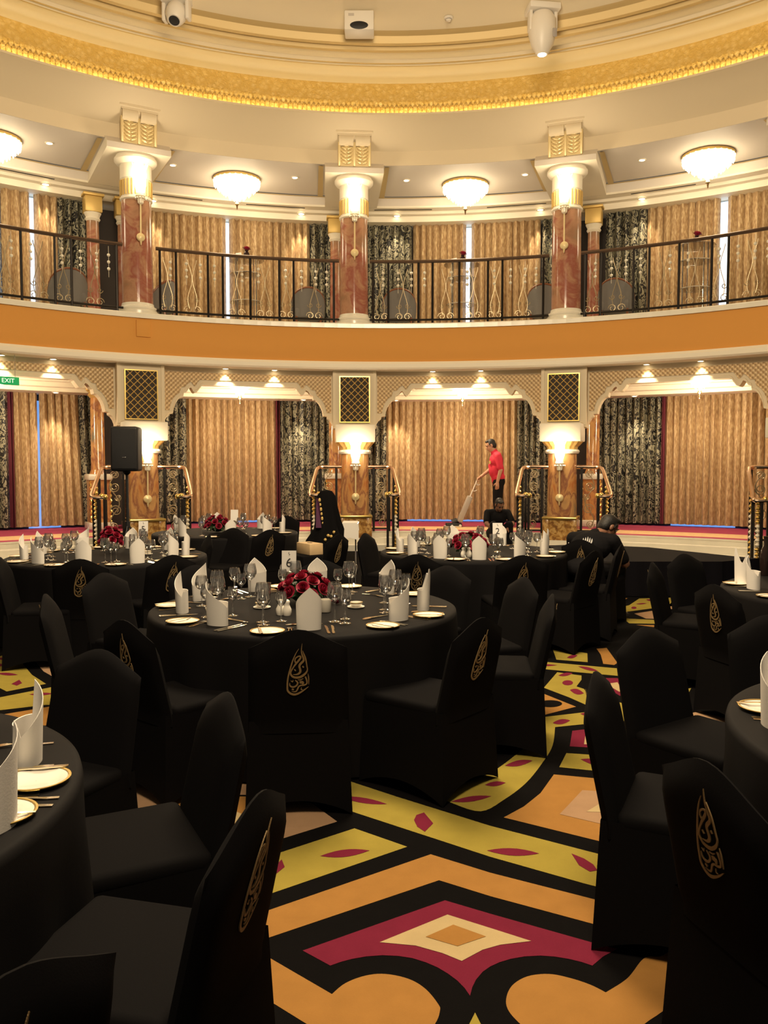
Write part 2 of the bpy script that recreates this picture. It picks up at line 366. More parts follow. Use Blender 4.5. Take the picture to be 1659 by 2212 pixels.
INLAY = [  # (colour, layer, outline)
 ('yellow',1,[(560,1627),(600,1640)]+P(z6,(710,210),(1000,305))+P(z7,(0,475),(635,640),(1000,730),(960,920),(565,820),(0,660))+P(z6,(705,385))+[(600,1700),(540,1680)]),
 ('magenta',2,leaf(z6,640,300,930,345,16)), ('magenta',2,P(z6,(1090,440),(1105,410),(1150,395),(1205,460),(1155,510),(1110,480))),
 ('magenta',2,leaf(z7,-20,622,292,640,22)), ('magenta',2,P(z7,(485,640),(560,670),(615,705),(640,740),(595,748),(530,710))),
 ('yellow',1,P(z6,(735,490),(1050,600),(220,885),(-300,1063),(-300,827),(290,635))),
 ('magenta',2,leaf(z6,530,655,825,622,22)), ('magenta',2,P(z6,(255,720),(300,675),(318,720),(250,775))),
 ('peach',1,P(z6,(60,630),(200,300),(480,340),(632,450),(315,548))),
 ('orange',1,P(z6,(-250,1142),(190,990),(1190,645))+P(z7,(0,755),(625,915),(1000,1010),(1000,1160),(630,1065),(0,895))+P(z6,(1240,800),(148,1168),(-250,1305))),
 ('magenta',1,P(z6,(1275,920),(425,1220),(590,1310),(655,1287),(720,1270),(805,1255),(900,1248),(995,1252),(1080,1265),(1160,1290),(1230,1320),(1292,1357),(1350,1400),(1392,1443),(1425,1490),(1438,1440),(1460,1395),(1500,1347))+P(z7,(0,1315),(55,1290),(120,1270),(205,1255),(300,1250),(385,1256),(470,1270),(545,1288),(610,1310),(675,1255),(760,1210),(620,1175),(0,1000))),
 ('cream',2,P(z6,(1290,1005),(885,1170),(1100,1190),(1260,1235),(1375,1282),(1500,1215))+P(z7,(60,1185),(245,1163),(0,1085))),
 ('orange',3,P(z6,(1325,1065),(1160,1137),(1350,1193),(1520,1135))),
 ('orange~',1,P(z6,(135,1210),(600,1480),(680,1415),(800,1370),(920,1360),(1060,1390),(1160,1450),(1235,1540),(1245,1580),(1215,1659),(1100,1800),(700,1800),(450,1659),(105,1445),(0,1380),(0,1130))),
 ('orange~',1,P(z7,(95,1510),(130,1430),(220,1375),(350,1360),(480,1385),(600,1425),(690,1470),(820,1385),(920,1265),(1030,1250),(1160,1150),(1100,1500),(920,1659),(800,1760),(300,1760),(180,1659),(110,1580))),
 ('yellow',1,P(z6,(1455,1590),(1530,1740),(1380,1740))),
 ('yellow~',1,P(z3,(1310,1020),(1610,985),(1625,1055),(1380,1080),(1365,1190),(1310,1285),(1210,1410),(1080,1510),(935,1583),(755,1530),(700,1500),(800,1430),(1000,1350),(1200,1200),(1300,1100))),
 ('magenta',2,leaf(z3,760,1525,1000,1492,16)), ('magenta',2,leaf(z3,1080,1310,1245,1280,17)), ('magenta',2,leaf(z3,960,1425,1085,1412,14)),
 ('magenta',2,leaf(z3,1365,1055,1470,1040,15)), ('magenta',2,leaf(z3,1530,1000,1610,1005,10)),
 ('orange',1,P(z7,(380,168),(720,200),(800,208),(780,420),(720,590),(665,570),(80,425),(200,360),(300,280))),
 ('peach',2,P(z7,(550,262),(780,275),(760,480),(700,472),(415,405))), ('cream',3,P(z7,(690,320),(780,325),(770,400),(725,395),(575,390))),
 ('yellow',1,P(z4,(455,1318),(700,1335),(850,1345),(860,1440),(705,1432),(412,1402))), ('magenta',2,leaf(z4,540,1355,720,1390,18)),
 ('magenta',1,P(z4,(490,1185),(640,1168),(780,1172),(845,1230),(852,1300),(475,1278))), ('cream',2,P(z4,(570,1200),(780,1200),(850,1278),(560,1265))),
 ('yellow',1,P(z4,(720,1000),(790,1020),(812,1130),(750,1115))),
 ('orange',1,P(z3,(1265,862),(1505,958),(1285,1015),(1200,1000),(1180,850))), ('black',2,oval(z3,1350,940,72,21)),
 ('yellow',1,P(z4,(320,928),(400,835),(545,855),(545,880),(515,920),(560,935),(640,1060),(470,985))),
 ('magenta',2,oval(z3,1455,815,32,15)), ('magenta',2,leaf(z3,1468,858,1552,878,16)), ('magenta',2,leaf(z3,1400,772,1485,758,10)),
 ('yellow',1,P(z4,(200,762),(270,768),(735,810),(800,815),(800,860),(742,855),(268,812),(200,806))), ('magenta',2,leaf(z4,262,793,400,793,6)), ('magenta',2,leaf(z4,525,800,645,828,9)),
 ('yellow',1,P(z4,(370,688),(580,722),(582,775),(395,760))), ('magenta',2,leaf(z4,458,748,522,735,10)),
 ('orange',1,P(z4,(635,695),(695,690),(760,780),(740,792),(675,785),(660,730))), ('magenta',1,P(z4,(645,870),(750,870),(830,880),(850,990),(772,975),(700,930))),
 ('cream',2,P(z4,(690,905),(760,895),(800,960),(768,950))), ('orange',1,P(z4,(200,820),(298,825),(275,865),(200,900))),
 ('yellow',1,P(z4,(890,395),(1080,390),(1100,440),(1010,448),(770,480),(765,450),(830,435))), ('magenta',2,oval(z4,858,450,16,7)), ('magenta',2,leaf(z4,870,428,935,424,4)), ('magenta',2,leaf(z4,930,402,980,408,5)),
 ('peach',1,P(z4,(860,485),(1010,462),(1090,460),(1090,520),(930,515))), ('yellow',1,P(z4,(775,500),(830,515),(1090,528),(1090,548),(830,543))), ('orange',1,P(z4,(870,552),(1090,556),(1090,580),(1022,572))),
 ('peach',1,P(z4,(1065,435),(1120,385),(1180,480),(1105,517))), ('orange',1,P(z4,(740,390),(820,393),(765,425))),
 ('yellow',1,P(z4,(1105,945),(1200,930),(1140,1048))), ('peach',1,P(z4,(1155,1090),(1250,1068),(1408,1110),(1500,1130),(1480,1165),(1405,1155),(1290,1140),(1200,1135))),
 ('yellow',1,P(z1,(-60,752),(0,740),(105,712),(140,790),(190,850),(275,905),(40,950),(0,930),(-60,940))), ('magenta',2,leaf(z1,-20,842,108,850,8)), ('magenta',2,P(z1,(68,905),(115,880),(132,900),(100,915))), ('magenta',2,leaf(z1,-30,796,28,790,8)), ('magenta',2,leaf(z1,-20,752,60,758,7)),
 ('yellow',1,P(z1,(190,705),(330,690),(340,735),(190,745))), ('peach',1,P(z1,(200,760),(340,748),(380,880),(330,870),(260,830))),
 ('yellow',1,P(z1,(-60,995),(0,985),(330,920),(420,905),(400,1030),(275,1030),(0,1062),(-60,1068))), ('magenta',2,leaf(z1,175,968,320,962,8)),
 ('orange',1,P(z1,(-60,1100),(0,1090),(300,1040),(420,1030),(400,1150),(0,1160),(-60,1165))),
 ('peach',1,P(z5,(640,220),(960,220),(955,460),(730,490),(650,480))), ('orange',1,P(z5,(955,220),(1200,220),(1100,440),(955,460))),
 ('peach',1,P(z5,(1300,170),(1600,170),(1540,290),(1410,290))), ('orange',1,P(z5,(1330,300),(1560,300),(1480,620),(1250,620))), ('cream',2,P(z5,(1400,385),(1460,410),(1450,450),(1375,465))),
]
def soften(pts):
    """round the gently turning stretches of an outline, keep its true corners"""
    n = len(pts); corner = []
    for i in range(n):
        a, b, c = pts[i-1], pts[i], pts[(i+1) % n]
        t = atan2(c[1]-b[1], c[0]-b[0])-atan2(b[1]-a[1], b[0]-a[0]); t = (t+pi) % (2*pi)-pi
        corner.append(abs(t) > radians(48) or hypot(b[0]-a[0], b[1]-a[1]) > 130 or hypot(c[0]-b[0], c[1]-b[1]) > 130)
    out = []
    for i in range(n):
        j = (i+1) % n; p1, p2 = pts[i], pts[j]; out.append(p1)
        if corner[i] and corner[j]: continue
        p0 = p1 if corner[i] else pts[i-1]; p3 = p2 if corner[j] else pts[(j+1) % n]
        for q in range(1, 5):
            t = q/5; out.append(tuple(0.5*(2*p1[c]+(p2[c]-p0[c])*t+(2*p0[c]-5*p1[c]+4*p2[c]-p3[c])*t*t+(3*p1[c]-p0[c]-3*p2[c]+p3[c])*t**3) for c in (0, 1)))
    return out
def build_floor():
    mb = MB()
    mb.add([pol(0,0,0)]+[pol(9.3, a, 0) for a in range(0, 360, 5)], [(0, i+2 if i < 71 else 1, i+1) for i in range(72)], 0)
    for colr, lay, pts in INLAY:
        w = [at_z(x, y, 0.0012*lay) for x, y in (soften(pts) if colr[-1] == '~' else pts)]
        bm = bmesh.new(); vs = [bm.verts.new(p) for p in w]
        try:
            f = bm.faces.new(vs); bmesh.ops.triangulate(bm, faces=[f])
            bmesh.ops.recalc_face_normals(bm, faces=bm.faces[:])
            for f in bm.faces:
                if f.normal.z < 0: f.normal_flip()
            mb.bm(bm, CK.index(colr.strip('~')), False)
        except ValueError: bm.free()
    # the same motif carried round the unseen part of the carpet
    for k in range(16):
        a = k*22.5+8
        if -60 < ((a+180) % 360)-180 < 60: continue
        for r0, r1, da, colr in ((3.2,3.9,9,'yellow'),(4.3,5.2,8,'orange'),(5.6,6.1,10,'yellow'),(6.5,7.4,7,'magenta')):
            q = [pol(r0,a-da,0.001), pol(r0,a+da,0.001), pol(r1,a+da*0.7,0.001), pol(r1,a-da*0.7,0.001)]
            if all(p.y < 0.25 or abs(p.x)/max(p.y, .01) > 0.75 for p in q): mb.add(q, [(3,2,1,0)], CK.index(colr))
    return struct('floor', mb, CARPET_M)
build_floor()

# --- stage ring with marble steps
mb = MB()
mb.ring([(8.95,0.0),(8.95,0.11),(9.25,0.11),(9.25,0.22),(9.55,0.22),(9.55,0.30),(9.53,0.305),(9.53,STAGE),(9.62,STAGE)], A0, A1, 80, 0, False)
mb.ring([(9.62,STAGE+.001),(9.9,STAGE+.001),(10.75,STAGE+.001),(12.6,STAGE+.001)], A0, A1, 80, [1,2,1], False)
struct('floor_stage', mb, [M['white_marble'], M['stage_magenta'], M['stage_peach']])
# --- balcony slab, orange fascia and soffit
mb = MB()
mb.ring([(12.6,Z_SLAB),(9.42,Z_SLAB),(9.40,Z_SLAB-0.02),(9.40,Z_OT),(9.44,Z_OT)], A0, A1, 90, 0, False, True)
struct('floor_balcony', mb, M['white_marble'])
mb = MB(); mb.ring([(9.44,Z_OT),(9.44,Z_OB)], A0, A1, 90, 0, True, True); struct('wall_balcony', mb, M['orange'])
mb = MB(); mb.ring([(9.44,Z_OB),(9.40,Z_OB-0.005),(9.37,Z_OB-0.05),(9.37,Z_WB+0.03),(9.40,Z_WB),(9.95,Z_WB)], A0, A1, 90, 0, False, True)
struct('trim_1', mb, M['cream_light'])
# --- dome: lip, gilded frieze, coved ceiling rings
Z_LIP = z_at(829, 248, 9.0); Z_FT = z_at(829, 181, 9.22); Z_M2 = z_at(829, 135, 8.5); Z_M1 = 8.72
Z_BJ = z_at(829, 327, 9.6); Z_BB = z_at(829, 358, 9.6)
mb = MB()
mb.ring([(9.22,Z_FT),(9.18,Z_FT+0.015),(9.05,Z_FT+0.02),(8.95,Z_FT+0.03),(8.93,Z_FT+0.045),(8.80,Z_FT+0.05),(8.62,Z_M2+0.0),(8.60,Z_M2-0.03),(8.56,Z_M2-0.035),(8.53,Z_M2+0.0),(8.50,Z_M2-0.03),(8.46,Z_M2-0.03),(8.43,Z_M2+0.02),(8.28,Z_M1+0.0),(8.13,Z_M1),
         (8.10,Z_M1-0.06),(8.02,Z_M1-0.06),(7.98,Z_M1+0.02),(7.92,Z_M1+0.03),(7.89,Z_M1-0.05),(7.80,Z_M1-0.05),(7.76,Z_M1+0.05),(7.68,Z_M1+0.10),(6.48,Z_M1+0.12)], A0, A1, 110, [0,0,0,0,0,0,0,2,0,0,2,0,0,0,0,2,2,2,0,2,2,2,0], True, True)
mb.ring([(9.6,Z_BJ),(9.3,Z_LIP-0.16),(9.02,Z_LIP-0.005),(9.0,Z_LIP),(9.0,Z_LIP+0.035),(9.012,Z_LIP+0.035),(9.012,Z_LIP-0.005),(9.15,Z_LIP-0.005)], A0, A1, 110, 1, False, True)
mb.ring([(9.6,Z_BB),(9.6,Z_BJ)], A0, A1, 110, 1, False)
mb.ring([(6.20,Z_M1+0.22),(0.05,Z_M1+0.6)], A0, A1, 60, 0, True, True)
struct('ceiling', mb, [M['dome'], M['cream'], M['tan_mould_shade']])
mb = MB(); mb.ring([(9.13,Z_LIP-0.05),(9.14,Z_LIP+0.1),(9.22,Z_FT)], A0, A1, 110, 0, True, True)
for i in range(260):                                   # scallops of the frieze
    a = A0+(A1-A0)*i/260
    c = pol(9.125, a, Z_LIP+0.135); Mx = Matrix.Translation(c) @ Matrix.Rotation(-radians(a), 4, 'Z') @ Matrix.Diagonal((1, 0.45, 1, 1))
    mb.lathe([(0.001,0.075),(0.03,0.06),(0.042,0.02),(0.035,-0.03),(0.012,-0.07)], 6, 0, Mx)
    a += (A1-A0)/520; c = pol(9.14, a, Z_LIP+0.25); Mx = Matrix.Translation(c) @ Matrix.Rotation(-radians(a), 4, 'Z') @ Matrix.Diagonal((1, 0.35, 1, 1))
    mb.lathe([(0.001,0.07),(0.04,0.05),(0.045,0.0),(0.02,-0.05),(0.001,-0.06)], 6, 0, Mx)
struct('trim_2', mb, M['frieze'])
mb = MB(); mb.ring([(6.48,Z_M1+0.12),(6.44,Z_M1+0.08),(6.34,Z_M1+0.10),(6.20,Z_M1+0.22)], A0, A1, 60, 0, True, True)
struct('trim_3', mb, M['gold'])
mb = MB(); mb.ring([(9.03,Z_LIP+0.0),(9.03,Z_LIP+0.018),(9.07,Z_LIP+0.018),(9.07,Z_LIP+0.0)], A0, A1, 110, 0, False)
cv = struct('trim_4', mb, M['cove'])

# --- balcony ceiling: radial beams and coffers
R_NO = 9.44; Z_U = z_at(765, 374, R_NO)
Z_CO = Z_U+0.20; R_CB = 11.55
def coffer(a0, a1, mb):
    da = 3.3                                            # half beam in degrees at the column line
    n = 14
    # coffer recess between beams
    def pt(R, t, z):
        g = da*9.6/R; return pol(R, a0+g+(a1-a0-2*g)*t, z)
    for i in range(n):
        t0, t1 = i/n, (i+1)/n
        for (Ra, Rb, za, zb, mi) in ((9.6,R_CB-0.12,Z_CO,Z_CO,0),(R_CB-0.12,R_CB-0.06,Z_CO-0.02,Z_CO-0.02,2),(R_CB-0.06,R_CB,Z_CO,Z_U+0.04,0),(R_CB,R_CB,Z_U+0.04,Z_U,1)):
            mb.add([pt(Ra,t0,za), pt(Ra,t1,za), pt(Rb,t1,zb), pt(Rb,t0,zb)], [(0,1,2,3)], mi)
    for t, s in ((0,1),(1,-1)):
        k = [pt(9.6,t,Z_U), pt(R_CB,t,Z_U), pt(R_CB,t,Z_CO), pt(9.6,t,Z_CO)]
        mb.add(k, [(0,1,2,3)], 1)
        e = 0.012*s
        mb.add([pt(9.65,t+e,Z_CO-0.015), pt(R_CB-.06,t+e,Z_CO-0.015), pt(R_CB-.06,t+3.5*e,Z_CO-0.015), pt(9.65,t+3.5*e,Z_CO-0.015)], [(0,1,2,3)], 2)
mb = MB()
for k in range(-3, 3):
    coffer(-4.1+23.75*k, -4.1+23.75*(k+1), mb)
for k in range(-3, 4):
    a = -4.1+23.75*k; n = 6
    for i in range(n):
        Ra = R_NO+(R_CB-R_NO)*i/n; Rb = R_NO+(R_CB-R_NO)*(i+1)/n
        g = lambda R: 3.3*9.6/R
        mb.add([pol(Ra,a-g(Ra),Z_U), pol(Ra,a+g(Ra),Z_U), pol(Rb,a+g(Rb),Z_U), pol(Rb,a-g(Rb),Z_U)], [(0,1,2,3)], 1)
    # beam nose under the ring
    g = 3.3*9.6/R_NO
    mb.add([pol(R_NO,a-g,Z_U), pol(R_NO,a+g,Z_U), pol(R_NO,a+g,Z_U+0.10), pol(R_NO,a-g,Z_U+0.10)], [(0,1,2,3)], 0)
    mb.add([pol(R_NO,a-g,Z_U+.10), pol(R_NO,a+g,Z_U+.10), pol(9.6,a+g,Z_BB+.03), pol(9.6,a-g,Z_BB+.03)], [(0,1,2,3)], 0)
    for s in (-1, 1):
        g2 = 3.3*s
        mb.add([pol(R_NO,a+g*s,Z_U), pol(9.6,a+g2,Z_U), pol(9.6,a+g2,Z_BB+.03), pol(R_NO,a+g*s,Z_U+.10)], [(0,1,2,3)], 1)
Z_CT = 6.9
mb.ring([(R_CB,Z_U),(11.62,Z_U),(11.72,Z_U),(11.80,Z_U)], A0, A1, 90, [1,1,1], False, True)
mb.ring([(11.80,Z_U),(11.83,Z_U-0.05),(11.95,Z_U-0.06),(11.98,Z_CT+0.02),(12.6,Z_CT+0.02)], A0, A1, 90, 1, False, True)
struct('ceiling_balcony', mb, [M['coffer'], M['cream_light'], M['tan_mould_shade']])
# --- ambulatory ceiling behind the arcade
Z_AB = 3.03; Z_AC = 3.42
mb = MB(); mb.ring([(9.9,Z_AC),(11.5,Z_AC),(11.5,3.22),(11.56,3.20),(11.56,3.12),(11.62,3.10),(11.62,Z_AB),(12.6,Z_AB)], A0, A1, 90, 0, False, True)
struct('ceiling_ambulatory', mb, M['cream_light'])
mb = MB(); mb.ring([(12.62,0.0),(12.62,7.3)], A0, A1, 80, 0, False, True)
struct('wall_back', mb, M['dark_room'])

# --- arcade wall with the scalloped openings
OPEN = [(0,3.10),(0.86,3.10),(0.90,3.08),(0.94,3.02),(0.98,2.97),(1.02,2.955),(1.05,2.98),(1.09,3.05),(1.13,3.03),(1.17,2.97),(1.22,2.95),(1.235,2.87),(1.29,2.86),(1.34,2.81),(1.38,2.74),(1.41,2.66),(1.43,2.56),(1.50,2.55),(1.505,2.51),(1.55,2.48),(1.59,2.42),(1.615,2.35),(1.62,2.30),(1.66,2.295)]
PAN = [(0,3.20),(0.92,3.20),(0.96,3.16),(1.00,3.09),(1.03,3.08),(1.09,3.16),(1.15,3.12),(1.20,3.06),(1.27,3.05),(1.30,2.95),(1.37,2.90),(1.43,2.82),(1.47,2.72),(1.49,2.62),(1.58,2.62)]
def interp(tab, s):
    s = abs(s)
    for (x0, y0), (x1, y1) in zip(tab, tab[1:]):
        if x0 <= s <= x1: return y0 if x1 == x0 else y0+(y1-y0)*(s-x0)/(x1-x0)
    return tab[-1][1]
HALF = radians(23.75/2)*9.8
R_AW = 9.80
def arcade():
    mb = MB(); pn = MB(); uvs = []
    for k in range(-3, 3):
        ac = -4.1+23.75*(k+0.5)
        xs = sorted(set([s for s, z in OPEN]+[0.2*i for i in range(1, 5)]+[1.3,1.36,1.4,1.57]))
        xs = [-s for s in reversed(xs) if s > 0]+xs
        def q(R, s, z): return pol(R, ac+math.degrees(s/9.8), z)
        for s0, s1 in zip(xs, xs[1:]):
            z0, z1 = interp(OPEN, s0), interp(OPEN, s1)
            mb.add([q(R_AW,s0,z0), q(R_AW,s1,z1), q(R_AW,s1,Z_WB), q(R_AW,s0,Z_WB)], [(0,1,2,3)], 0)
            mb.add([q(R_AW+.22,s0,z0), q(R_AW+.22,s1,z1), q(R_AW,s1,z1), q(R_AW,s0,z0)], [(0,1,2,3)], 0)
            # raised moulding that follows the arch
            mb.add([q(R_AW-.02,s0,z0), q(R_AW-.02,s1,z1), q(R_AW-.02,s1,z1+.045), q(R_AW-.02,s0,z0+.045)], [(0,1,2,3)], 0)
            mb.add([q(R_AW-.02,s0,z0+.045), q(R_AW-.02,s1,z1+.045), q(R_AW,s1,z1+.05), q(R_AW,s0,z0+.05)], [(0,1,2,3)], 0)
            mb.add([q(R_AW,s0,z0), q(R_AW,s1,z1), q(R_AW-.02,s1,z1), q(R_AW-.02,s0,z0)], [(0,1,2,3)], 0)
            mb.add([q(R_AW+.22,s1,z1), q(R_AW+.22,s0,z0), q(R_AW+.22,s0,Z_WB), q(R_AW+.22,s1,Z_WB)], [(0,1,2,3)], 0)
        for sg in (-1, 1):
            sa, sb = sorted((sg*1.66, sg*HALF))
            mb.add([q(R_AW,sa,2.3), q(R_AW,sb,2.3), q(R_AW,sb,Z_WB), q(R_AW,sa,Z_WB)], [(0,1,2,3)], 0)
            mb.add([q(R_AW+.22,sa,2.3), q(R_AW+.22,sb,2.3), q(R_AW,sb,2.3), q(R_AW,sa,2.3)], [(0,1,2,3)], 0)
        ps = sorted(set([s for s, z in PAN]+[0.2*i for i in range(1, 5)]))
        ps = [-s for s in reversed(ps) if s > 0]+ps
        zt = Z_WB-0.09
        for s0, s1 in zip(ps, ps[1:]):
            z0, z1 = interp(PAN, s0), interp(PAN, s1)
            pn.add([q(R_AW-.012,s0,z0), q(R_AW-.012,s1,z1), q(R_AW-.012,s1,zt), q(R_AW-.012,s0,zt)], [(0,1,2,3)], 0)
            uvs += [(s0,z0),(s1,z1),(s1,zt),(s0,zt)]
            pn.add([q(R_AW-.012,s0,zt), q(R_AW-.012,s1,zt), q(R_AW,s1,zt), q(R_AW,s0,zt)], [(0,1,2,3)], 0)
            uvs += [(s0,zt),(s1,zt),(s1,zt),(s0,zt)]
    w = struct('wall_arcade', mb, M['cream'])
    o = struct('wall_panel', pn, M['diaper'], w)
    uvl = o.data.uv_layers.new(name='UVMap')
    for i, l in enumerate(o.data.loops):
        uvl.data[i].uv = uvs[l.vertex_index]
arcade()
# ------------------------------------------------------------------ columns, brackets, sconces
WHO = {-2: 'outermost left', -1: 'left', 0: 'middle', 1: 'right', 2: 'far right'}
NEAR = {-1: 'behind the loudspeaker', 0: 'in the middle', 1: 'right of the man in red', 2: 'at the right edge'}
def frame(R, a, z=0.0):       # local frame: +y points outward from the centre, x along the wall
    return pol(R, a, z), -radians(a)
RC_LO, RC_UP = 9.55, 9.78
zl = lambda y: z_at(765, y, RC_LO-0.28)
zu = lambda y: z_at(765, y, RC_UP-0.27)
Z_PL = zl(1113); Z_RG = zl(980); Z_CP = zl(955); Z_BK = zl(917)
ZB_TOP = zu(392); ZB_CAP = zu(466)
for k in (-1, 0, 1, 2):
    a = COLA[k+2]; loc, rz = frame(RC_LO, a)
    t = thing('pillar', 'amber marble pillar carrying the arcade, '+NEAR[k], 'pillar', loc, rz, 'amber pillars under the balcony')
    mb = MB()
    mb.box(-0.29, 0.29, -0.30, 0.30, 0, Z_PL-0.04, 0)
    for s in (-1, 1): mb.rbox(s*0.25-0.06, s*0.25+0.06, -0.34, -0.27, 0, Z_PL-0.05, 0.012, 0)
    part('plinth', mb, M['marble_onyx'], t)
    mb = MB(); mb.rbox(-0.32, 0.32, -0.345, 0.32, Z_PL-0.05, Z_PL, 0.015)
    part('gilt_band', mb, M['gold'], t)
    mb = MB(); mb.lathe([(0.275,Z_PL),(0.27,Z_PL+0.1),(0.262,Z_RG)], 40); part('shaft', mb, M['marble_amber'], t)
    mb = MB(); mb.lathe([(0.262,Z_RG-.01),(0.30,Z_RG),(0.315,Z_RG+.035),(0.30,Z_RG+.07),(0.262,Z_RG+.08)], 40); part('ring', mb, M['white_marble'], t)
    mb = MB(); n = 32; pr = [(0.265,Z_RG+.07),(0.275,Z_RG+.12),(0.315,Z_CP-.06),(0.36,Z_CP-.01),(0.36,Z_CP)]
    vs = [(r*(1+(0.035 if i % 2 else -0.02))*cos(2*pi*i/n), r*(1+(0.035 if i % 2 else -0.02))*sin(2*pi*i/n), z) for i in range(n) for r, z in pr]
    mb.add(vs, [(i*5+q, ((i+1) % n)*5+q, ((i+1) % n)*5+q+1, i*5+q+1) for i in range(n) for q in range(4)], 0, False)
    part('capital', mb, M['gold_matte'], t)
    mb = MB(); mb.rbox(-0.375, 0.375, -0.36, 0.32, Z_CP, Z_BK, 0.02); part('impost_block', mb, M['cream_light'], t)
    # pier panel with the lattice grille above it
    g = thing('wall_grille', 'black grille with gold diagonal lattice on the pier %s' % {-1: 'above the loudspeaker', 0: 'above the middle pillar', 1: 'right of the man in red', 2: 'beyond the right edge'}[k], 'grille', pol(9.66, a, Z_BK), rz, 'lattice grilles')
    top = Z_WB-Z_BK
    mb = MB(); x = 0.275; z0 = 0.07; z1 = top-0.13
    for (xa, xb, za, zb) in ((-x-.02,-x,z0,z1),(x,x+.02,z0,z1),(-x-.02,x+.02,z0-.02,z0),(-x-.02,x+.02,z1,z1+.02)):
        mb.box(xa, xb, -0.075, -0.03, za, zb)
    fr = part('frame', mb, M['gold'], g)
    mb = MB(); mb.box(-x, x, -0.045, -0.04, z0, z1); part('backing', mb, M['dark_room'], g)
    mb = MB(); st = 0.13; H = z1-z0; W = 2*x
    for sg in (1, -1):
        c = -H
        while c < W:
            p0 = (max(0, c), max(0, -c)); e = min(W-p0[0], H-p0[1])
            if e > 0.01:
                q0, q1 = p0, (p0[0]+e, p0[1]+e)
                f = lambda q: Vector(((q[0]-x)*sg, -0.06, z0+q[1]))
                mb.tube([f(q0), f(q1)], 0.0075, 4)
            c += st
    part('lattice', mb, M['gold_matte'], fr)
    # upper marble column on the balcony edge
    loc, rz = frame(RC_UP, a, Z_SLAB)
    t = thing('marble_column', 'tall red marble balcony column with lit capital, '+{-1:'left one above the loudspeaker', 0:'middle one of three', 1:'right one of three', 2:'beyond the right edge'}[k], 'column', loc, rz, 'red marble balcony columns')
    mb = MB(); mb.lathe([(0.36,0),(0.36,0.05),(0.33,0.07),(0.34,0.10),(0.33,0.13),(0.29,0.15),(0.28,0.20)], 40, close=True); part('base', mb, M['white_marble'], t)
    mb = MB(); mb.lathe([(0.272,0.18),(0.262,ZB_CAP-Z_SLAB)], 40); part('shaft', mb, M['marble_red'], t)
    mb = MB(); zc = ZB_CAP-Z_SLAB; zt = ZB_TOP-Z_SLAB; h = zt-zc
    mb.lathe([(0.262,zc-.02),(0.285,zc),(0.285,zc+.03),(0.265,zc+.04),(0.265,zc+h*.55),(0.275,zc+h*.56),(0.275,zc+h*.97)], 40)
    cap = part('capital', mb, M['cream_light'], t)
    mb = MB(); n = 28
    for i in range(n):
        w = 2*pi*i/n; mb.tube([(0.27*cos(w),0.27*sin(w),zc+.06),(0.272*cos(w),0.272*sin(w),zc+h*.52)], 0.016, 6)
    part('fluting', mb, M['gold_matte'], cap)
    mb = MB(); zz = Z_U-Z_SLAB
    mb.lathe([(0.275,zt-.03),(0.34,zt+.0),(0.37,zt+.04),(0.37,zt+.08),(0.34,zt+.09),(0.34,zz)], 40); part('abacus', mb, M['cream_light'], t)

def pier():
    mb = MB()
    for k in range(-3, 4):
        a = -4.1+23.75*k; c, rz = frame(9.66, a); Mx = Matrix.Translation(c) @ Matrix.Rotation(rz, 4, 'Z')
        mb.box(-0.42, 0.42, -0.03, 0.3, Z_BK-0.06, Z_WB, 0, Mx)
        mb.box(-0.40, 0.40, -0.045, -0.03, Z_BK+0.02, Z_BK+0.035, 0, Mx)
        for s in (-1, 1): mb.box(s*0.39-0.03, s*0.39+0.03, -0.05, -0.03, Z_BK-.02, Z_WB, 0, Mx)
    struct('wall_pier', mb, M['cream'])
pier()

# corbel brackets on the ring beam
br = {}
def bracket(k):
    a = -4.1+23.75*k
    zt = z_at(765, 296, 9.45); zb = z_at(765, 359, 9.47)
    t = thing('corbel_bracket', 'gilded scaly corbel bracket on the ceiling ring above the %s column' % WHO[k], 'bracket', pol(9.6, a, zb), -radians(a), 'gilded corbel brackets')
    H = zt-zb
    if 'b' not in br:
        mb = MB(); mb.box(-0.33, 0.33, -0.02, 0.06, 0.0, H*1.05, 0)
        for sx in (-1, 1):
            mb.tube([(sx*0.155-0.135, -0.13, H*0.90), (sx*0.155+0.135, -0.13, H*0.90)], 0.12, 16, 0)
            mb.box(sx*0.155-0.135, sx*0.155+0.135, -0.13, 0.05, H*0.75, H*1.0, 0)
        mb.box(-0.345, 0.345, -0.30, 0.06, H*1.08, H*1.16, 0); mb.box(-0.31, 0.31, -0.25, 0.06, H*0.98, H*1.09, 0)
        br['b'] = mb.mesh('bracket_body', M['cream'])
        mb = MB(); h = H*0.80
        mb.box(-0.29, 0.29, -0.13, 0.02, 0.0, h, 0)
        for sx in (-1, 1):
            for j in range(6):
                z = 0.03+j*(h-0.04)/6
                for q in (-1, 1):
                    Mx = Matrix.Translation((sx*0.145+q*0.055, -0.135, z+0.035)) @ Matrix.Rotation(-q*0.45, 4, 'Y') @ Matrix.Diagonal((1, 0.55, 0.30, 1))
                    mb.lathe([(0.001,-0.09),(0.05,-0.05),(0.07,0),(0.05,0.05),(0.001,0.09)], 8, 0, Mx)
        for x in (-0.285, 0, 0.285): mb.rbox(x-0.024, x+0.024, -0.175, -0.09, -0.01, h+0.01, 0.012)
        br['s'] = mb.mesh('bracket_scales', M['gold_light'])
    link('body', br['b'], t); link('scales', br['s'], t)
for k in (-1, 0, 1, 2): bracket(k)

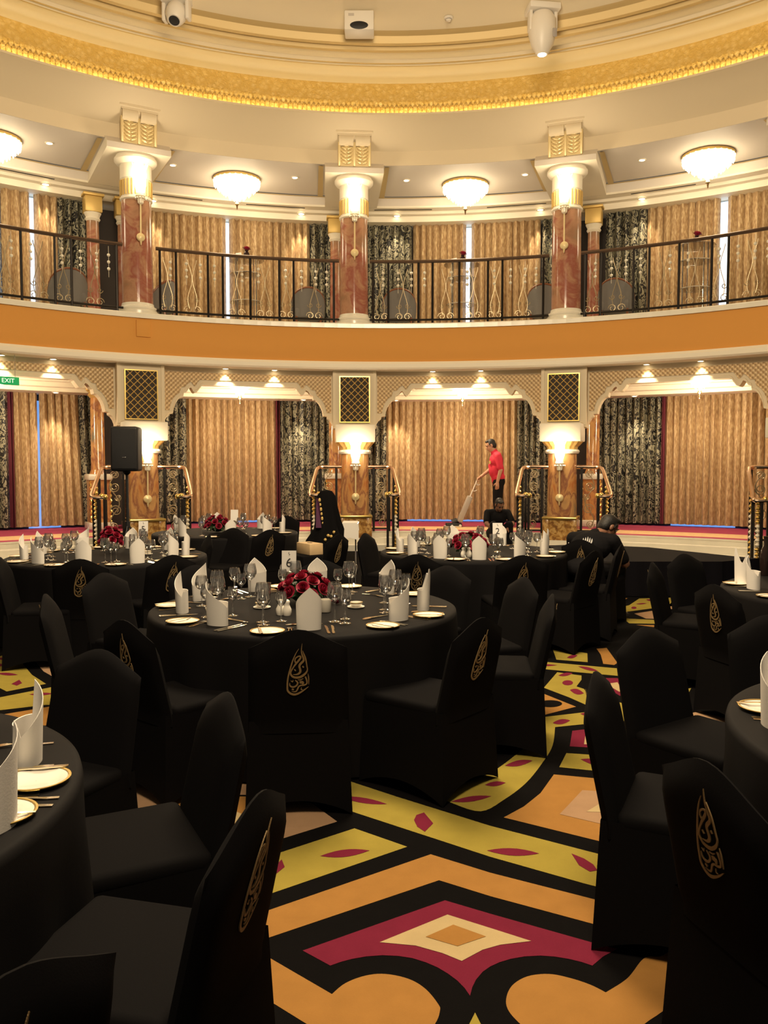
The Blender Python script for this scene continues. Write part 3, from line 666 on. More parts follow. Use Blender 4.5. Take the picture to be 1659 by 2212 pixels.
# crystal wall sconces with hanging rod and medallion
sc = {}
def sconce(label, loc, rz, rod, big):
    t = thing('wall_sconce', label, 'wall lamp', loc, rz, 'crystal wall sconces')
    key = 'u' if big else 'l'
    if key not in sc:
        mb = MB(); w = 0.09 if not big else 0.10; h = 0.36 if not big else 0.5
        mb.lathe([(0.02,-h*.5),(w*.7,-h*.45),(w,-h*.2),(w,h*.25),(w*.75,h*.42),(0.01,h*.5)], 14, 0, smooth=False)
        for i in range(8):
            q = 2*pi*i/8; mb.tube([(w*.8*cos(q),w*.8*sin(q),h*.3),(w*1.35*cos(q),w*1.35*sin(q),h*.52)], [0.018,0.004], 5)
        sc[key+'s'] = mb.mesh('crystal_shade', M['sconce_lit'])
        mb = MB(); mb.lathe([(0.001,-h*.5-.20),(0.05,-h*.5-.17),(0.06,-h*.5-.07),(0.085,-h*.5-.05),(0.075,-h*.5),(0.02,-h*.5+.02)], 12, 0, smooth=False)
        for i in range(10):
            q = 2*pi*i/10; mb.sphere((0.085*cos(q),0.085*sin(q),-h*.5-.09), 0.018, 6)
        sc[key+'c'] = mb.mesh('crystal_drops', M['crystal'])
        mb = MB(); mb.tube([(0,0.0,-h*.5-.18),(0,0.02,-h*.5-rod)], 0.014, 8)
        mb.tube([(0,0,-h*.5-.1),(0,0.12,-h*.5-.1)], 0.015, 8)
        sc[key+'r'] = mb.mesh('rod', M['gold_light'])
        mb = MB(); Mx = Matrix.Translation((0,0.03,-h*.5-rod)) @ Matrix.Rotation(pi/2, 4, 'X')
        mb.lathe([(0.001,0.05),(0.03,0.045),(0.065,0.03),(0.075,0.0),(0.06,-0.02),(0.001,-0.02)], 16, 0, Mx)
        mb.tube([(0,0.02,-h*.5-rod-.06),(0,0.02,-h*.5-rod-.14)], [0.02,0.006], 8)
        sc[key+'m'] = mb.mesh('medallion', M['gold_light'])
    sh = link('crystal_shade', sc[key+'s'], t); link('crystal_drops', sc[key+'c'], sh); rd = link('rod', sc[key+'r'], t); link('medallion', sc[key+'m'], rd)
    L = bpy.data.lights.new('sconce_light', 'POINT'); L.energy = SC_UP if big else SC_LO; L.color = WARM; L.shadow_soft_size = 0.12
    link('sconce_light', L, t, (0, -0.13, 0.05))
SC_UP, SC_LO = 28, 34
for k in (-1, 0, 1):
    a = COLA[k+2]
    z = zl(975); sconce('lit crystal sconce with brass rod on the amber pillar '+NEAR[k], pol(RC_LO-0.37, a, z), -radians(a), 0.68, False)
    z = zu(432); sconce('lit crystal sconce high on the %s red marble balcony column' % WHO[k], pol(RC_UP-0.37, a, z), -radians(a), 0.75, True)

# slim paired columns between the window bays
Z_LCT = z_at(215, 870, 12.0)
for k in (-1, 0, 1):
    for s, sd in ((-1, 'left'), (1, 'right')):
        a = COLA[k+2]+s*1.45-(0.6 if k == -1 else 0.1)
        if k == 0 and s == 1: continue
        t = thing('slim_column', 'slim red balcony column with gilt capital, %s of the pair behind the %s column' % (sd, WHO[k]), 'column', pol(11.9, a, Z_SLAB), -radians(a), 'slim balcony columns')
        H = Z_U-0.12-Z_SLAB
        mb = MB(); mb.lathe([(0.19,0),(0.19,0.06),(0.16,0.1),(0.18,0.16),(0.14,0.22)], 20, close=True); part('base', mb, M['gold'], t)
        mb = MB(); mb.lathe([(0.128,0.2),(0.12,H-0.51)], 24); part('shaft', mb, M['marble_red'], t)
        mb = MB(); mb.lathe([(0.12,H-.52),(0.15,H-.48),(0.13,H-.44),(0.17,H-.36)], 20); part('necking', mb, M['cream_light'], t)
        mb = MB(); mb.rbox(-0.165,0.165,-0.165,0.165,H-.36,H-.05,0.02); mb.rbox(-0.20,0.20,-0.20,0.20,H-.05,H,0.01); part('capital', mb, M['gold_matte'], t)
for k, s in ((-1, -1), (0, -1), (1, 1), (-1, 1)):
    a = COLA[k+2]+s*1.75-(0.5 if k == -1 else 0)
    t = thing('slim_column', 'slim orange marble column on a pedestal behind the stage, %s the %s pillar' % ('left of' if s < 0 else 'just right of', WHO[k]), 'column', pol(11.6, a, STAGE), -radians(a), 'slim stage columns')
    mb = MB(); mb.rbox(-0.24,0.24,-0.24,0.24,0,0.14,0.02); mb.rbox(-0.23,0.23,-0.23,0.23,0.98,1.10,0.02); part('pedestal_moulding', mb, M['white_marble'], t)
    mb = MB(); mb.box(-0.19,0.19,-0.19,0.19,0.14,0.98)
    part('pedestal', mb, M['marble_amber'], t)
    mb = MB()
    for sx in (-1, 1): mb.tube([(sx*0.19+0.012*cos(i*1.2),-0.19+0.012*sin(i*1.2),0.15+i*0.02) for i in range(42)], 0.018, 5)
    part('rope_edge', mb, M['gold'], t)
    mb = MB(); mb.lathe([(0.17,1.10),(0.15,1.16),(0.135,1.2),(0.13,2.62)], 24); part('shaft', mb, M['marble_amber'], t)
    mb = MB(); mb.lathe([(0.13,2.6),(0.18,2.66),(0.15,2.70),(0.2,2.74)], 20); mb.rbox(-0.21,0.21,-0.21,0.21,2.74,Z_AB-.002,0.02); part('capital', mb, M['gold_matte'], t)

# ------------------------------------------------------------------ chandeliers and downlights
ch = {}
def chandelier(label, loc, big, grp):
    t = thing('chandelier', label, 'chandelier', loc, 0, grp)
    key = 'b' if big else 's'
    if key not in ch:
        R = 0.43 if big else 0.23; H = 0.36 if big else 0.27
        mb = MB(); pr = [(R*1.02,-0.05),(R,-0.12*H/.46-.03),(R*.82,-0.22*H/.46-.03),(R*.6,-0.32*H/.46-.03),(R*.35,-0.42*H/.46-.03),(R*.12,-0.5*H/.46-.03),(0.001,-0.52*H/.46-.03)]
        mb.lathe(pr, 28, 0, smooth=False)
        for j, (r, z) in enumerate(pr[:5]):
            n = int(26*r/R)
            for i in range(n):
                w = 2*pi*(i+0.5*(j % 2))/n; mb.lathe([(0.001,z+.02),(0.02,z),(0.016,z-.03),(0.001,z-.055)], 5, 0, None, False, (r*1.02*cos(w), r*1.02*sin(w), 0))
        ch[key+'c'] = mb.mesh('crystal_bowl', M['crystal_lit'])
        mb = MB(); mb.lathe([(R*0.7,0.0),(R*1.08,-0.01),(R*1.08,-0.05),(R*1.0,-0.06)], 32); ch[key+'p'] = mb.mesh('ceiling_plate', M['gold_matte'])
        mb = MB(); z = -H-.08; mb.lathe([(0.001,z+.04),(0.02,z),(0.045,z-.06),(0.02,z-.09),(0.012,z-.15),(0.001,z-.17)], 10); ch[key+'f'] = mb.mesh('finial', M['brass'])
    link('ceiling_plate', ch[key+'p'], t); bo = link('crystal_bowl', ch[key+'c'], t); link('finial', ch[key+'f'], bo)
    L = bpy.data.lights.new('chandelier_light', 'POINT'); L.energy = CH_UP if big else CH_LO; L.color = WARM; L.shadow_soft_size = 0.3 if big else 0.15
    link('chandelier_light', L, t, (0, 0, -0.95 if big else -0.6))
CH_UP, CH_LO = 38, 95
for px, w in ((4, 'at the left edge of the photo'), (518, 'between the left and middle columns'), (1002, 'between the middle and right columns'), (1515, 'right of the right column')):
    a = ang(px, 10.75); chandelier('glowing crystal bowl chandelier under the balcony ceiling '+w, pol(10.75, a, Z_CO), True, 'upper crystal chandeliers')
for px, w in ((-6, 'below the exit sign at the left edge'), (520, 'between the left and middle pillars'), (998, 'above the man in red'), (1507, 'right of the right pillar')):
    a = ang(px, 10.7); chandelier('small glowing chandelier under the arcade '+w, pol(10.7, a, 3.36 if px != 998 else 3.34), False, 'lower crystal chandeliers')

dl = {}
def downlight(label, loc, grp, rz=0.0, aim=None, power=0, size=1.0, r=0.05, blend=0.4):
    t = thing('downlight', label, 'downlight', loc, rz, grp)
    if r not in dl:
        mb = MB(); mb.lathe([(r*1.5,0.002),(r*1.45,-0.012),(r*1.05,-0.014),(r,0.0)], 16); a_ = mb.mesh('trim_ring', M['cream_light'])
        mb = MB(); mb.lathe([(r,-0.002),(r*.7,-0.016),(0.001,-0.02)], 16); dl[r] = (a_, mb.mesh('lens', M['lens_lit']))
    link('trim_ring', dl[r][0], t); link('lens', dl[r][1], t)
    if power:
        L = bpy.data.lights.new('spot', 'SPOT'); L.energy = power; L.color = WARM; L.spot_size = radians(size); L.spot_blend = blend; L.shadow_soft_size = 0.03
        o = link('spot', L, t, (0, 0, -0.04))
        o.rotation_euler = Vector(aim).to_track_quat('-Z', 'Y').to_euler()
for px, py, w in ((123,339,'left of the left column'),(383,378,'just right of the left column'),(641,403,'just left of the middle column'),(877,408,'just right of the middle column'),(1128,397,'just left of the right column'),(1375,369,'just right of the right column')):
    a = ang(px, 10.4); p = pol(10.4, a, Z_CO)
    downlight('recessed downlight in the balcony coffer '+w, p, 'coffer downlights')
for px, w in ((113,'at far left'),(340,'beside the left column'),(654,'left of the middle column'),(857,'right of the middle column'),(1161,'left of the right column'),(1376,'right of the right column')):
    a = ang(px, 11.88); p = pol(11.88, a, Z_U-.062)
    downlight('round spotlight on the cornice above the balcony curtains '+w, p, 'curtain spotlights', -radians(a), (0, 0.36, -1), 75, 58, 0.06, 0.7)
for px, w in ((10,'above the exit sign'),(121,'right of the exit sign'),(490,'left one between the left and middle pillars'),(595,'right one between the left and middle pillars'),(934,'right of the middle grille'),(1037,'left of the right grille'),(1392,'right of the right grille'),(1508,'farthest right')):
    a = ang(px, 9.70); p = pol(9.70, a, Z_WB-.001)
    downlight('bright downlight under the orange balcony front '+w, p, 'arcade downlights', -radians(a), (0, 0.06, -1), 60, 74, 0.05, 0.35)
for px, w in ((125,'at far left'),(657,'left of the middle pillar'),(855,'right of the middle pillar'),(1367,'right of the right pillar')):
    a = ang(px, 11.75); p = pol(11.75, a, Z_AB-.001)
    downlight('small downlight above the stage curtains '+w, p, 'stage downlights', -radians(a), (0, 0.42, -1), 120, 50, 0.05, 0.7)
# ------------------------------------------------------------------ curtains and windows
R_CU = 12.25
def curtain(px0, px1, lvl, mat, label, lean=0, R=R_CU, edge=None):
    a0, a1 = ang(px0, R), ang(px1, R)
    zb, zt = ((Z_SLAB+0.03, Z_CT+0.06) if lvl == 'u' else (STAGE+0.05, Z_AB+0.04))
    W = radians(a1-a0)*R; nf = max(2, round(W/0.155)); nx = nf*10; nz = 6
    rnd = random.Random(int(px0*7+px1)); ph = [rnd.uniform(0.75, 1.25) for _ in range(nf+2)]
    mb = MB(); vs = []
    am = (a0+a1)/2
    for j in range(nz+1):
        z = zb+(zt-zb)*j/nz
        for i in range(nx+1):
            t = i/nx; f = t*nf; q = int(f)
            amp = 0.085*(ph[q]*(1-(f-q))+ph[q+1]*(f-q))*(1.0-0.35*j/nz)
            d = 1.15*amp*(0.5-abs(sin(pi*f))**0.75)*1.6+0.012*sin(5.3*f+j*.4)
            aa = a0+(a1-a0)*t + 0.5*math.degrees(0.03*sin(2*pi*f+0.8*sin(1.7*q)))/R + lean*(1-j/nz)*(1-t if lean < 0 else t)
            vs.append(pol(R+d, aa, z))
    o0 = pol(R, am, zb)
    vs = [Matrix.Rotation(radians(am), 3, 'Z') @ (v-o0) for v in vs]
    mb.add(vs, [(j*(nx+1)+i, j*(nx+1)+i+1, (j+1)*(nx+1)+i+1, (j+1)*(nx+1)+i) for j in range(nz) for i in range(nx)], 0, True)
    o = link('curtain', mb.mesh('curtain', mat, 80), None, o0, (0, 0, -radians(am)))
    tag(o, label, 'curtain', ('balcony curtains' if lvl == 'u' else 'stage curtains'))
    return o
G, D = M['curtain_gold'], M['curtain_dark']
U = 'on the balcony'
S = 'behind the stage'
for x0, x1, m, lb in (
    (-60,16,D,'black damask curtain at the far left edge '+U), (18,80,G,'gold curtain left of the leftmost light gap '+U), (88,139,G,'gold curtain right of the leftmost light gap '+U), (137,200,D,'black damask curtain left of the slim red columns '+U),
    (296,493,G,'gold curtain just right of the left column '+U), (501,672,G,'wide gold curtain left of the middle column '+U), (674,735,D,'black damask curtain beside the middle column, left of it '+U),
    (790,889,D,'black damask curtain just right of the middle column '+U), (891,1003,G,'gold curtain left of the central light gap '+U), (1015,1163,G,'gold curtain right of the central light gap '+U), (1165,1222,D,'narrow black damask curtain left of the right column '+U),
    (1300,1386,D,'black damask curtain right of the right column '+U), (1388,1542,G,'gold curtain left of the rightmost light gap '+U), (1558,1760,G,'gold curtain at the right edge '+U)):
    curtain(x0, x1, 'u', m, lb)
for x0, x1, m, lb, ln in (
    (-60,22,D,'black damask curtain at the left edge '+S,0), (32,86,G,'gold curtain left of the blue light gap '+S,0), (90,172,G,'gold curtain right of the blue light gap '+S,0.5), (174,206,D,'black damask curtain left of the loudspeaker '+S,0.9),
    (335,406,D,'black damask curtain right of the loudspeaker '+S,0), (402,599,G,'wide gold curtain between the left and middle pillars '+S,0), (604,733,D,'broad black damask curtain left of the middle pillar '+S,0),
    (790,836,D,'narrow black damask curtain right of the middle pillar '+S,0), (832,1117,G,'wide gold curtain behind the man in red '+S,0), (1114,1200,D,'black damask curtain left of the right pillar '+S,0),
    (1284,1428,D,'broad black damask curtain right of the right pillar '+S,0), (1432,1616,G,'wide gold curtain right of the seated man '+S,0), (1612,1760,G,'gold curtain at the right edge '+S,0)):
    curtain(x0, x1, 'l', m, lb, ln)
for x0, x1, lb in ((22,33,'narrow magenta curtain edge at the far left of the stage'),(597,606,'narrow magenta curtain edge between gold and black curtains left of the middle pillar'),(1427,1434,'narrow magenta curtain edge between black and gold curtains at right')):
    curtain(x0, x1, 'l', M['curtain_lining'], lb, 0, R_CU-0.03)
for i, px in enumerate((85, 497, 1009, 1550)):
    a = ang(px, 12.5); mb = MB(); w = 2.6
    mb.add([pol(12.5,a-w,Z_SLAB), pol(12.5,a+w,Z_SLAB), pol(12.5,a+w,6.9), pol(12.5,a-w,6.9)], [(0,1,2,3)])
    struct('window_%d' % (i+1), mb, M['daylight'])
for i, (px0, px1) in enumerate(((60,130),(430,560),(880,1085),(1450,1590))):
    a0, a1 = ang(px0, 12.5), ang(px1, 12.5); mb = MB()
    mb.add([pol(12.5,a0,STAGE), pol(12.5,a1,STAGE), pol(12.5,a1,2.9), pol(12.5,a0,2.9)], [(0,1,2,3)])
    struct('window_%d' % (i+5), mb, M['daylight_low'])
# ------------------------------------------------------------------ balcony railings
Z_RL = z_at(829, 566, 9.62)
def scroll(f, s, z0, z1, w):
    """pair of facing S curves with curled feet"""
    out = []
    for m in (-1, 1):
        pts = []
        for i in range(22):
            t = i/21; x = m*(w*0.30+w*0.28*sin(t*2*pi*1.15+0.3)); pts.append(f(s+x, z0+0.12+(z1-z0-0.16)*t))
        out.append(pts)
        for (cz, cr, cs) in ((0.10,0.075,1),(0.30,0.055,-1)):
            out.append([f(s+m*(w*0.55+(cr-0.004*i)*cos(cs*i*0.62)/3.4), z0+cz+(cr-0.004*i)*sin(cs*i*0.62)) for i in range(13)])
    return out
def railing(k, label):
    a0 = -4.1+23.75*k+1.75; a1 = -4.1+23.75*(k+1)-1.75; am = (a0+a1)/2; R = 9.60
    o0 = pol(R, am, Z_SLAB); H = Z_RL-Z_SLAB
    t = thing('balcony_railing', label, 'railing', o0, -radians(am), 'black iron balcony railings')
    Rm = Matrix.Rotation(radians(am), 3, 'Z')
    f = lambda s, z, dR=0.0: Rm @ (pol(R+dR, a0+(a1-a0)*s, Z_SLAB+z)-o0)
    mb = MB(); mb.tube([f(i/24, H) for i in range(25)], 0.032, 10); part('handrail', mb, M['bronze'], t)
    mb = MB(); mb.tube([f(i/24, 0.09) for i in range(25)], 0.022, 6); part('bottom_rail', mb, M['iron'], t)
    posts = (0.02,0.105,0.275,0.355,0.505,0.665,0.745,0.97)
    for s in posts:
        mb = MB(); mb.tube([f(s,0.0), f(s,H-0.02)], 0.022, 8); part('post', mb, M['iron'], t)
    for s in (0.06, 0.19, 0.43, 0.585, 0.705, 0.86):
        mb = MB()
        for pts in scroll(lambda ss, z: f(ss, z), s, 0.05, H-0.1, 0.042): mb.tube(pts, 0.0075, 5)
        part('scrollwork', mb, M['bronze_light'], t)
    for s in (0.075,0.16,0.235,0.31,0.46,0.55,0.70,0.79,0.87,0.93):
        mb = MB()
        for z in (0.62,0.72,0.82): mb.sphere(f(s, H*z), 0.030, 8)
        mb.tube([f(s,H*0.5), f(s,H*0.95)], 0.004, 4)
        part('bead_string', mb, M['bead'], t)
M['bronze'] = pbr('dark_bronze_rail', (0.13,0.085,0.06), 0.3, 0.8)
M['bronze_light'] = pbr('dull_brass_scroll', (0.38,0.30,0.18), 0.35, 0.5)
M['bead'] = pbr('cream_glass_bead', (0.85,0.80,0.66), 0.1)
for k, w in ((-2,'left of the left column'),(-1,'between the left and middle columns'),(0,'between the middle and right columns'),(1,'right of the right column')):
    railing(k, 'curved black iron balcony railing with brass scrolls '+w)

# ------------------------------------------------------------------ brass stair rails beside the stage steps
def stair_rail(k, s, label, full=True):
    """starts at the pillar, runs along the stage front, turns down the steps and curls back"""
    a = -4.1+23.75*k; o0, rz = frame(9.5, a, 0); rz = atan2(-o0.x, o0.y)*(0.85 if k < 2 else 0.45)
    t = thing('stair_rail', label, 'handrail', o0, rz, 'brass stair rails')
    H = 1.02; z1 = STAGE+H+0.22; z0 = z1-0.50
    X = 0.92
    top = [(s*0.28,0.02,z1), (s*0.55,0.02,z1), (s*0.74,0.0,z1), (s*0.83,-0.06,z1-0.01), (s*0.87,-0.16,z1-0.05), (s*X,-0.55,z1-0.27), (s*0.97,-0.88,z0+0.03), (s*0.955,-0.95,z0), (s*0.88,-0.97,z0-0.01), (s*0.70,-0.95,z0)]
    top = [(x*0.84, y, z) for x, y, z in top]
    # smooth the path
    pts = []
    for i in range(len(top)-1):
        p, q = Vector(top[i]), Vector(top[i+1])
        for j in range(4): pts.append(p.lerp(q, j/4))
    pts.append(Vector(top[-1]))
    for _ in range(2): pts = [pts[0]]+[(pts[i-1]+pts[i]*2+pts[i+1])/4 for i in range(1, len(pts)-1)]+[pts[-1]]
    mb = MB(); mb.tube(pts, 0.036, 10); hr = part('handrail', mb, M['rose_brass'], t)
    mb = MB(); mb.sphere((s*0.59,-0.95,z0), 0.05, 10); mb.sphere((s*0.65,-0.955,z0+.015), 0.045, 10); part('curl_end', mb, M['gold'], hr)
    for (x, y, zt, zb) in ((0.36,0.02,z1,STAGE),(0.66,0.0,z1,STAGE),(0.735,-0.36,z1-0.18,0.11),(0.79,-0.80,z0+.08,0.0),(0.60,-0.95,z0,0.0),(0.70,-0.96,z0,0.0)):
        mb = MB(); mb.box(s*x-0.022, s*x+0.022, y-0.022, y+0.022, zb, zt-0.02); part('post', mb, M['iron'], t)
    for j, (x, y, zt, zb) in enumerate(((0.77,-0.60,z1-0.32,0.1),(0.74,-0.92,z0-.02,0.06))):
        n = 14
        for nm, mt, i0, i1 in (('gold_baluster', M['gold'], 0, 4), ('crystal_baluster', M['crystal'], 4, 9), ('gold_baluster', M['gold'], 9, 14)):
            g = MB(); g.tube([(s*x, y, zb+(zt-zb)*i0/n+.001), (s*x, y, zb+(zt-zb)*i1/n-.001)], 0.010, 6)
            for i in range(i0, i1):
                z = zb+(zt-zb)*(i+0.5)/n
                g.lathe([(0.006,-(zt-zb)/n/2),(0.036,-0.014),(0.042,0.0),(0.032,0.018),(0.006,(zt-zb)/n/2)], 8, 0, None, False, (s*x, y, z))
            part(nm, g, mt, t)
    mb = MB()
    for c0, r0, sg in (((0.50,z1-0.14),0.075,1),((0.51,z1-0.36),0.09,-1),((0.49,z1-0.78),0.10,1),((0.53,STAGE+0.18),0.08,-1),((0.45,z1-0.55),0.06,-1)):
        mb.tube([(s*(c0[0]+r0*(1-i/30)*cos(sg*i*0.5)), 0.02, c0[1]+r0*(1-i/30)*sin(sg*i*0.5)) for i in range(22)], 0.009, 5)
    mb.tube([(s*(0.51+0.08*sin(i*0.5)), 0.02, STAGE+0.1+(z1-STAGE-0.2)*i/20) for i in range(21)], 0.009, 5)
    part('scrollwork', mb, M['bronze_light'], t)
    mb = MB(); mb.tube([(s*0.28,0.02,STAGE+0.05),(s*0.66,0.02,STAGE+0.05)], 0.02, 6); part('bottom_rail', mb, M['iron'], t)
for k, w in ((-1,'left'),(0,'middle'),(1,'right')):
    stair_rail(k, -1, 'brass stair rail with gold and crystal balusters, left of the %s pillar' % w)
    stair_rail(k, 1, 'brass stair rail with gold and crystal balusters, right of the %s pillar' % w)
stair_rail(2, -1, 'brass stair rail with gold and crystal balusters at the right edge of the photo')
# ------------------------------------------------------------------ tables
TR, TZ = 0.915, 0.75
def table_mesh(seed):
    rnd = random.Random(seed); n = 180; mb = MB()
    prof = [(0.0,TZ),(0.4,TZ),(0.8,TZ),(0.895,TZ-.001),(0.912,TZ-.008),(0.917,TZ-.03),(0.92,0.6),(0.925,0.45),(0.93,0.3),(0.935,0.15),(0.94,0.015)]
    ks = [(rnd.randint(9, 13), rnd.uniform(0, 6)), (rnd.randint(17, 23), rnd.uniform(0, 6))]
    vs = []
    for i in range(n):
        a = 2*pi*i/n
        w = 0.6*sin(ks[0][0]*a+ks[0][1])+0.4*sin(ks[1][0]*a+ks[1][1])
        for r, z in prof:
            d = max(0, (TZ-.03-z))/TZ*0.055*w
            vs.append(((r+d)*cos(a), (r+d)*sin(a), z))
    k = len(prof)
    mb.add(vs, [(i*k+q+1, ((i+1) % n)*k+q+1, ((i+1) % n)*k+q, i*k+q) for i in range(n) for q in range(k-1)], 0, True)
    return mb.mesh('round_table', M['table_cloth'], 60)
TABLES = {
 'six':   (Vector((-0.48, 5.00, 0)), 'table 6'),
 'five':  (Vector((-2.60, 7.80, 0)), 'the loudspeaker table'),
 'seven': (Vector(( 0.88, 8.22, 0)), 'the seated man\'s table'),
 'far':   (Vector((-2.02,10.60, 0)), 'the farthest table'),
 'nearl': (Vector((-1.72, 2.02, 0)), 'the near left table'),
 'nearr': (Vector(( 2.04, 2.52, 0)), 'the near right table'),
 'farr':  (Vector(( 3.26, 5.60, 0)), 'the right-hand table'),
}
TL = {'six':'round table 6 under a black cloth, with the card numbered 6 and roses', 'five':'round table under a black cloth in front of the loudspeaker (the loudspeaker table)',
      'seven':'round table under a black cloth with roses, left of the seated man', 'far':'farthest round table under a black cloth, behind the loudspeaker table',
      'nearl':'round table under a black cloth, cut off by the left edge, nearest us', 'nearr':'round table under a black cloth cut off by the lower right edge',
      'farr':'round table under a black cloth at right below the brass stair rail'}
for i, (k, (c, w)) in enumerate(TABLES.items()):
    o = link('round_table', table_mesh(i+3), None, c, (0, 0, 0)); tag(o, TL[k], 'table', 'round banquet tables')

# ------------------------------------------------------------------ covered banquet chairs
CH_H = 0.87
def zt_back(x): return 0.80+0.07*(0.5+0.5*cos(pi*min(1, abs(x)/0.225)))-0.02*(abs(x)/0.225)**6
def yb(z): return -0.02-0.22*max(0, z-0.42) if z < 2 else 0
def hw(z):
    t = (z-0.40)/0.45; return 0.232-0.012*t
def chair_meshes():
    out = {}
    mb = MB(); nx, nz = 20, 12; vs = []; fs = []
    TH = 0.036
    def pt(u, v, sg):
        z0 = 0.38; w = hw(z0+(0.82-z0)*v); x = u*w; zt = zt_back(x)
        z = z0+(zt-z0)*v
        th = TH*(max(0.0, 1-abs(u)**6))**0.5*(1-max(0, v-0.82)/0.18*0.75 if v > 0.82 else 1)
        if v == 1: th *= 0.3
        return (x, yb(z)+sg*th, z)
    for sg in (1, -1):
        for j in range(nz+1):
            for i in range(nx+1):
                u = -1+2*i/nx; u = math.copysign(abs(u)**0.8, u)
                vs.append(pt(u, j/nz, sg))
    N = (nx+1)*(nz+1); idx = lambda s, i, j: (0 if s > 0 else N)+j*(nx+1)+i
    for j in range(nz):
        for i in range(nx):
            fs.append((idx(1,i+1,j), idx(1,i,j), idx(1,i,j+1), idx(1,i+1,j+1)))
            fs.append((idx(-1,i,j), idx(-1,i+1,j), idx(-1,i+1,j+1), idx(-1,i,j+1)))
    for i in range(nx): fs.append((idx(1,i+1,nz), idx(1,i,nz), idx(-1,i,nz), idx(-1,i+1,nz)))
    for j in range(nz):
        fs.append((idx(1,0,j), idx(-1,0,j), idx(-1,0,j+1), idx(1,0,j+1)))
        fs.append((idx(-1,nx,j), idx(1,nx,j), idx(1,nx,j+1), idx(-1,nx,j+1)))
    mb.add(vs, fs, 0, True); out['backrest'] = mb.mesh('backrest', M['black_cloth'], 70)
    mb = MB(); mb.rbox(-0.225, 0.225, 0.0, 0.44, 0.40, 0.465, 0.026, 0, None, 3); out['seat'] = mb.mesh('seat', M['black_cloth'], 50)
    # skirt pulled to the four feet, hem arched between them
    mb = MB(); per = []
    cs = [(-0.225,-0.05),(0.225,-0.05),(0.222,0.435),(-0.222,0.435)]; cf = [(-0.245,-0.07),(0.245,-0.07),(0.238,0.455),(-0.238,0.455)]
    n = 12; vs = []; rows = 6
    for r in range(rows+1):
        v = r/rows
        for e in range(4):
            for i in range(n):
                t = i/n; p = Vector(cs[e]).lerp(Vector(cs[(e+1) % 4]), t); q = Vector(cf[e]).lerp(Vector(cf[(e+1) % 4]), t)
                pinch = 1-0.025*sin(pi*t)*v
                hem = 0.065*sin(pi*t)**0.8
                w = p.lerp(q, v); cx = Vector((0, 0.19)); w = cx+(w-cx)*pinch
                vs.append((w.x, w.y, 0.435+(hem-0.435)*v+0.002))
    m = 4*n
    mb.add(vs, [(r*m+i, (r+1)*m+i, (r+1)*m+(i+1) % m, r*m+(i+1) % m) for r in range(rows) for i in range(m)], 0, True)
    out['skirt'] = mb.mesh('skirt', M['black_cloth'], 50)
    # embroidered drop-shaped calligraphic emblem on the back
    S = [[(680,490,10),(590,640,24),(500,850,36),(430,1080,42),(370,1300,44),(335,1500,46),(325,1700,48),(335,1810,52),(400,1890,58),(490,1935,62),(590,1930,58),(700,1880,48),(820,1800,36),(900,1735,24),(955,1690,8)],
     [(780,330,8),(765,430,20),(755,560,28),(775,680,42),(810,780,50),(815,860,60),(765,920,66),(710,980,68),(690,1050,62),(710,1130,62),(715,1210,66),(670,1270,58),(600,1300,34),(500,1300,8)],
     [(790,550,8),(820,640,30),(870,780,40),(895,920,36),(915,1060,32),(925,1150,34),(890,1240,50),(800,1330,64),(690,1390,68),(570,1395,64),(480,1360,56),(430,1280,50),(440,1200,42),(500,1090,38),(580,970,50),(660,870,56),(730,770,50),(715,725,38),(650,735,36),(580,790,36),(560,870,38),(590,930,42)],
     [(540,1130,32),(580,1185,36)], [(785,1035,38),(815,1085,40)], [(940,1270,8),(955,1370,30),(962,1480,28),(960,1620,12)],
     [(860,1370,42),(890,1450,42),(910,1540,44),(890,1610,38),(810,1645,38),(720,1650,38),(660,1690,42),(625,1770,42),(580,1840,36),(500,1850,20),(450,1830,8)],
     [(690,1550,70),(745,1545,90),(790,1570,70),(775,1620,40)], [(640,1470,18),(720,1470,28),(800,1430,18)],
     [(560,1480,24),(630,1550,46),(620,1620,46),(560,1680,46),(480,1700,46),(410,1660,38),(395,1600,28),(400,1560,8)],
     [(430,1490,14),(480,1530,28),(500,1470,16)], [(455,1765,44),(515,1785,44)], [(745,1710,16),(735,1780,28),(785,1790,12)]]
    mb = MB(); sc_ = 0.243/1610
    for st in S:
        # densify
        pts = []
        for i in range(len(st)-1):
            p0 = st[max(0,i-1)]; p1 = st[i]; p2 = st[i+1]; p3 = st[min(len(st)-1,i+2)]
            for j in range(3):
                t = j/3; pts.append(tuple(0.5*((2*p1[c])+(-p0[c]+p2[c])*t+(2*p0[c]-5*p1[c]+4*p2[c]-p3[c])*t*t+(-p0[c]+3*p1[c]-3*p2[c]+p3[c])*t**3) for c in range(3)))
        pts.append(st[-1])
        L = []; R = []
        for i, (x, y, w) in enumerate(pts):
            a = pts[max(0,i-1)]; b = pts[min(len(pts)-1,i+1)]; dx, dy = b[0]-a[0], b[1]-a[1]; l = hypot(dx, dy) or 1
            nx_, ny_ = -dy/l*w*0.5, dx/l*w*0.5
            for lst, sg in ((L, 1), (R, -1)):
                # seen from behind the chair, image right is chair -x? (chair faces +y, viewer behind): image x -> +x
                X = (x+sg*nx_-645)*sc_; Z = 0.812-(y+sg*ny_-330)*sc_
                th = TH*(max(0, 1-(abs(X)/0.225)**6))**0.5
                lst.append((X, yb(Z)-th-0.0035, Z))
        vs = L+R; m = len(L)
        mb.add(vs, [(i, i+1, m+i+1, m+i) for i in range(m-1)], 0, False)
        mb.add([(x, y+0.003, z) for x, y, z in vs], [(i, m+i, m+i+1, i+1) for i in range(m-1)], 0, False)
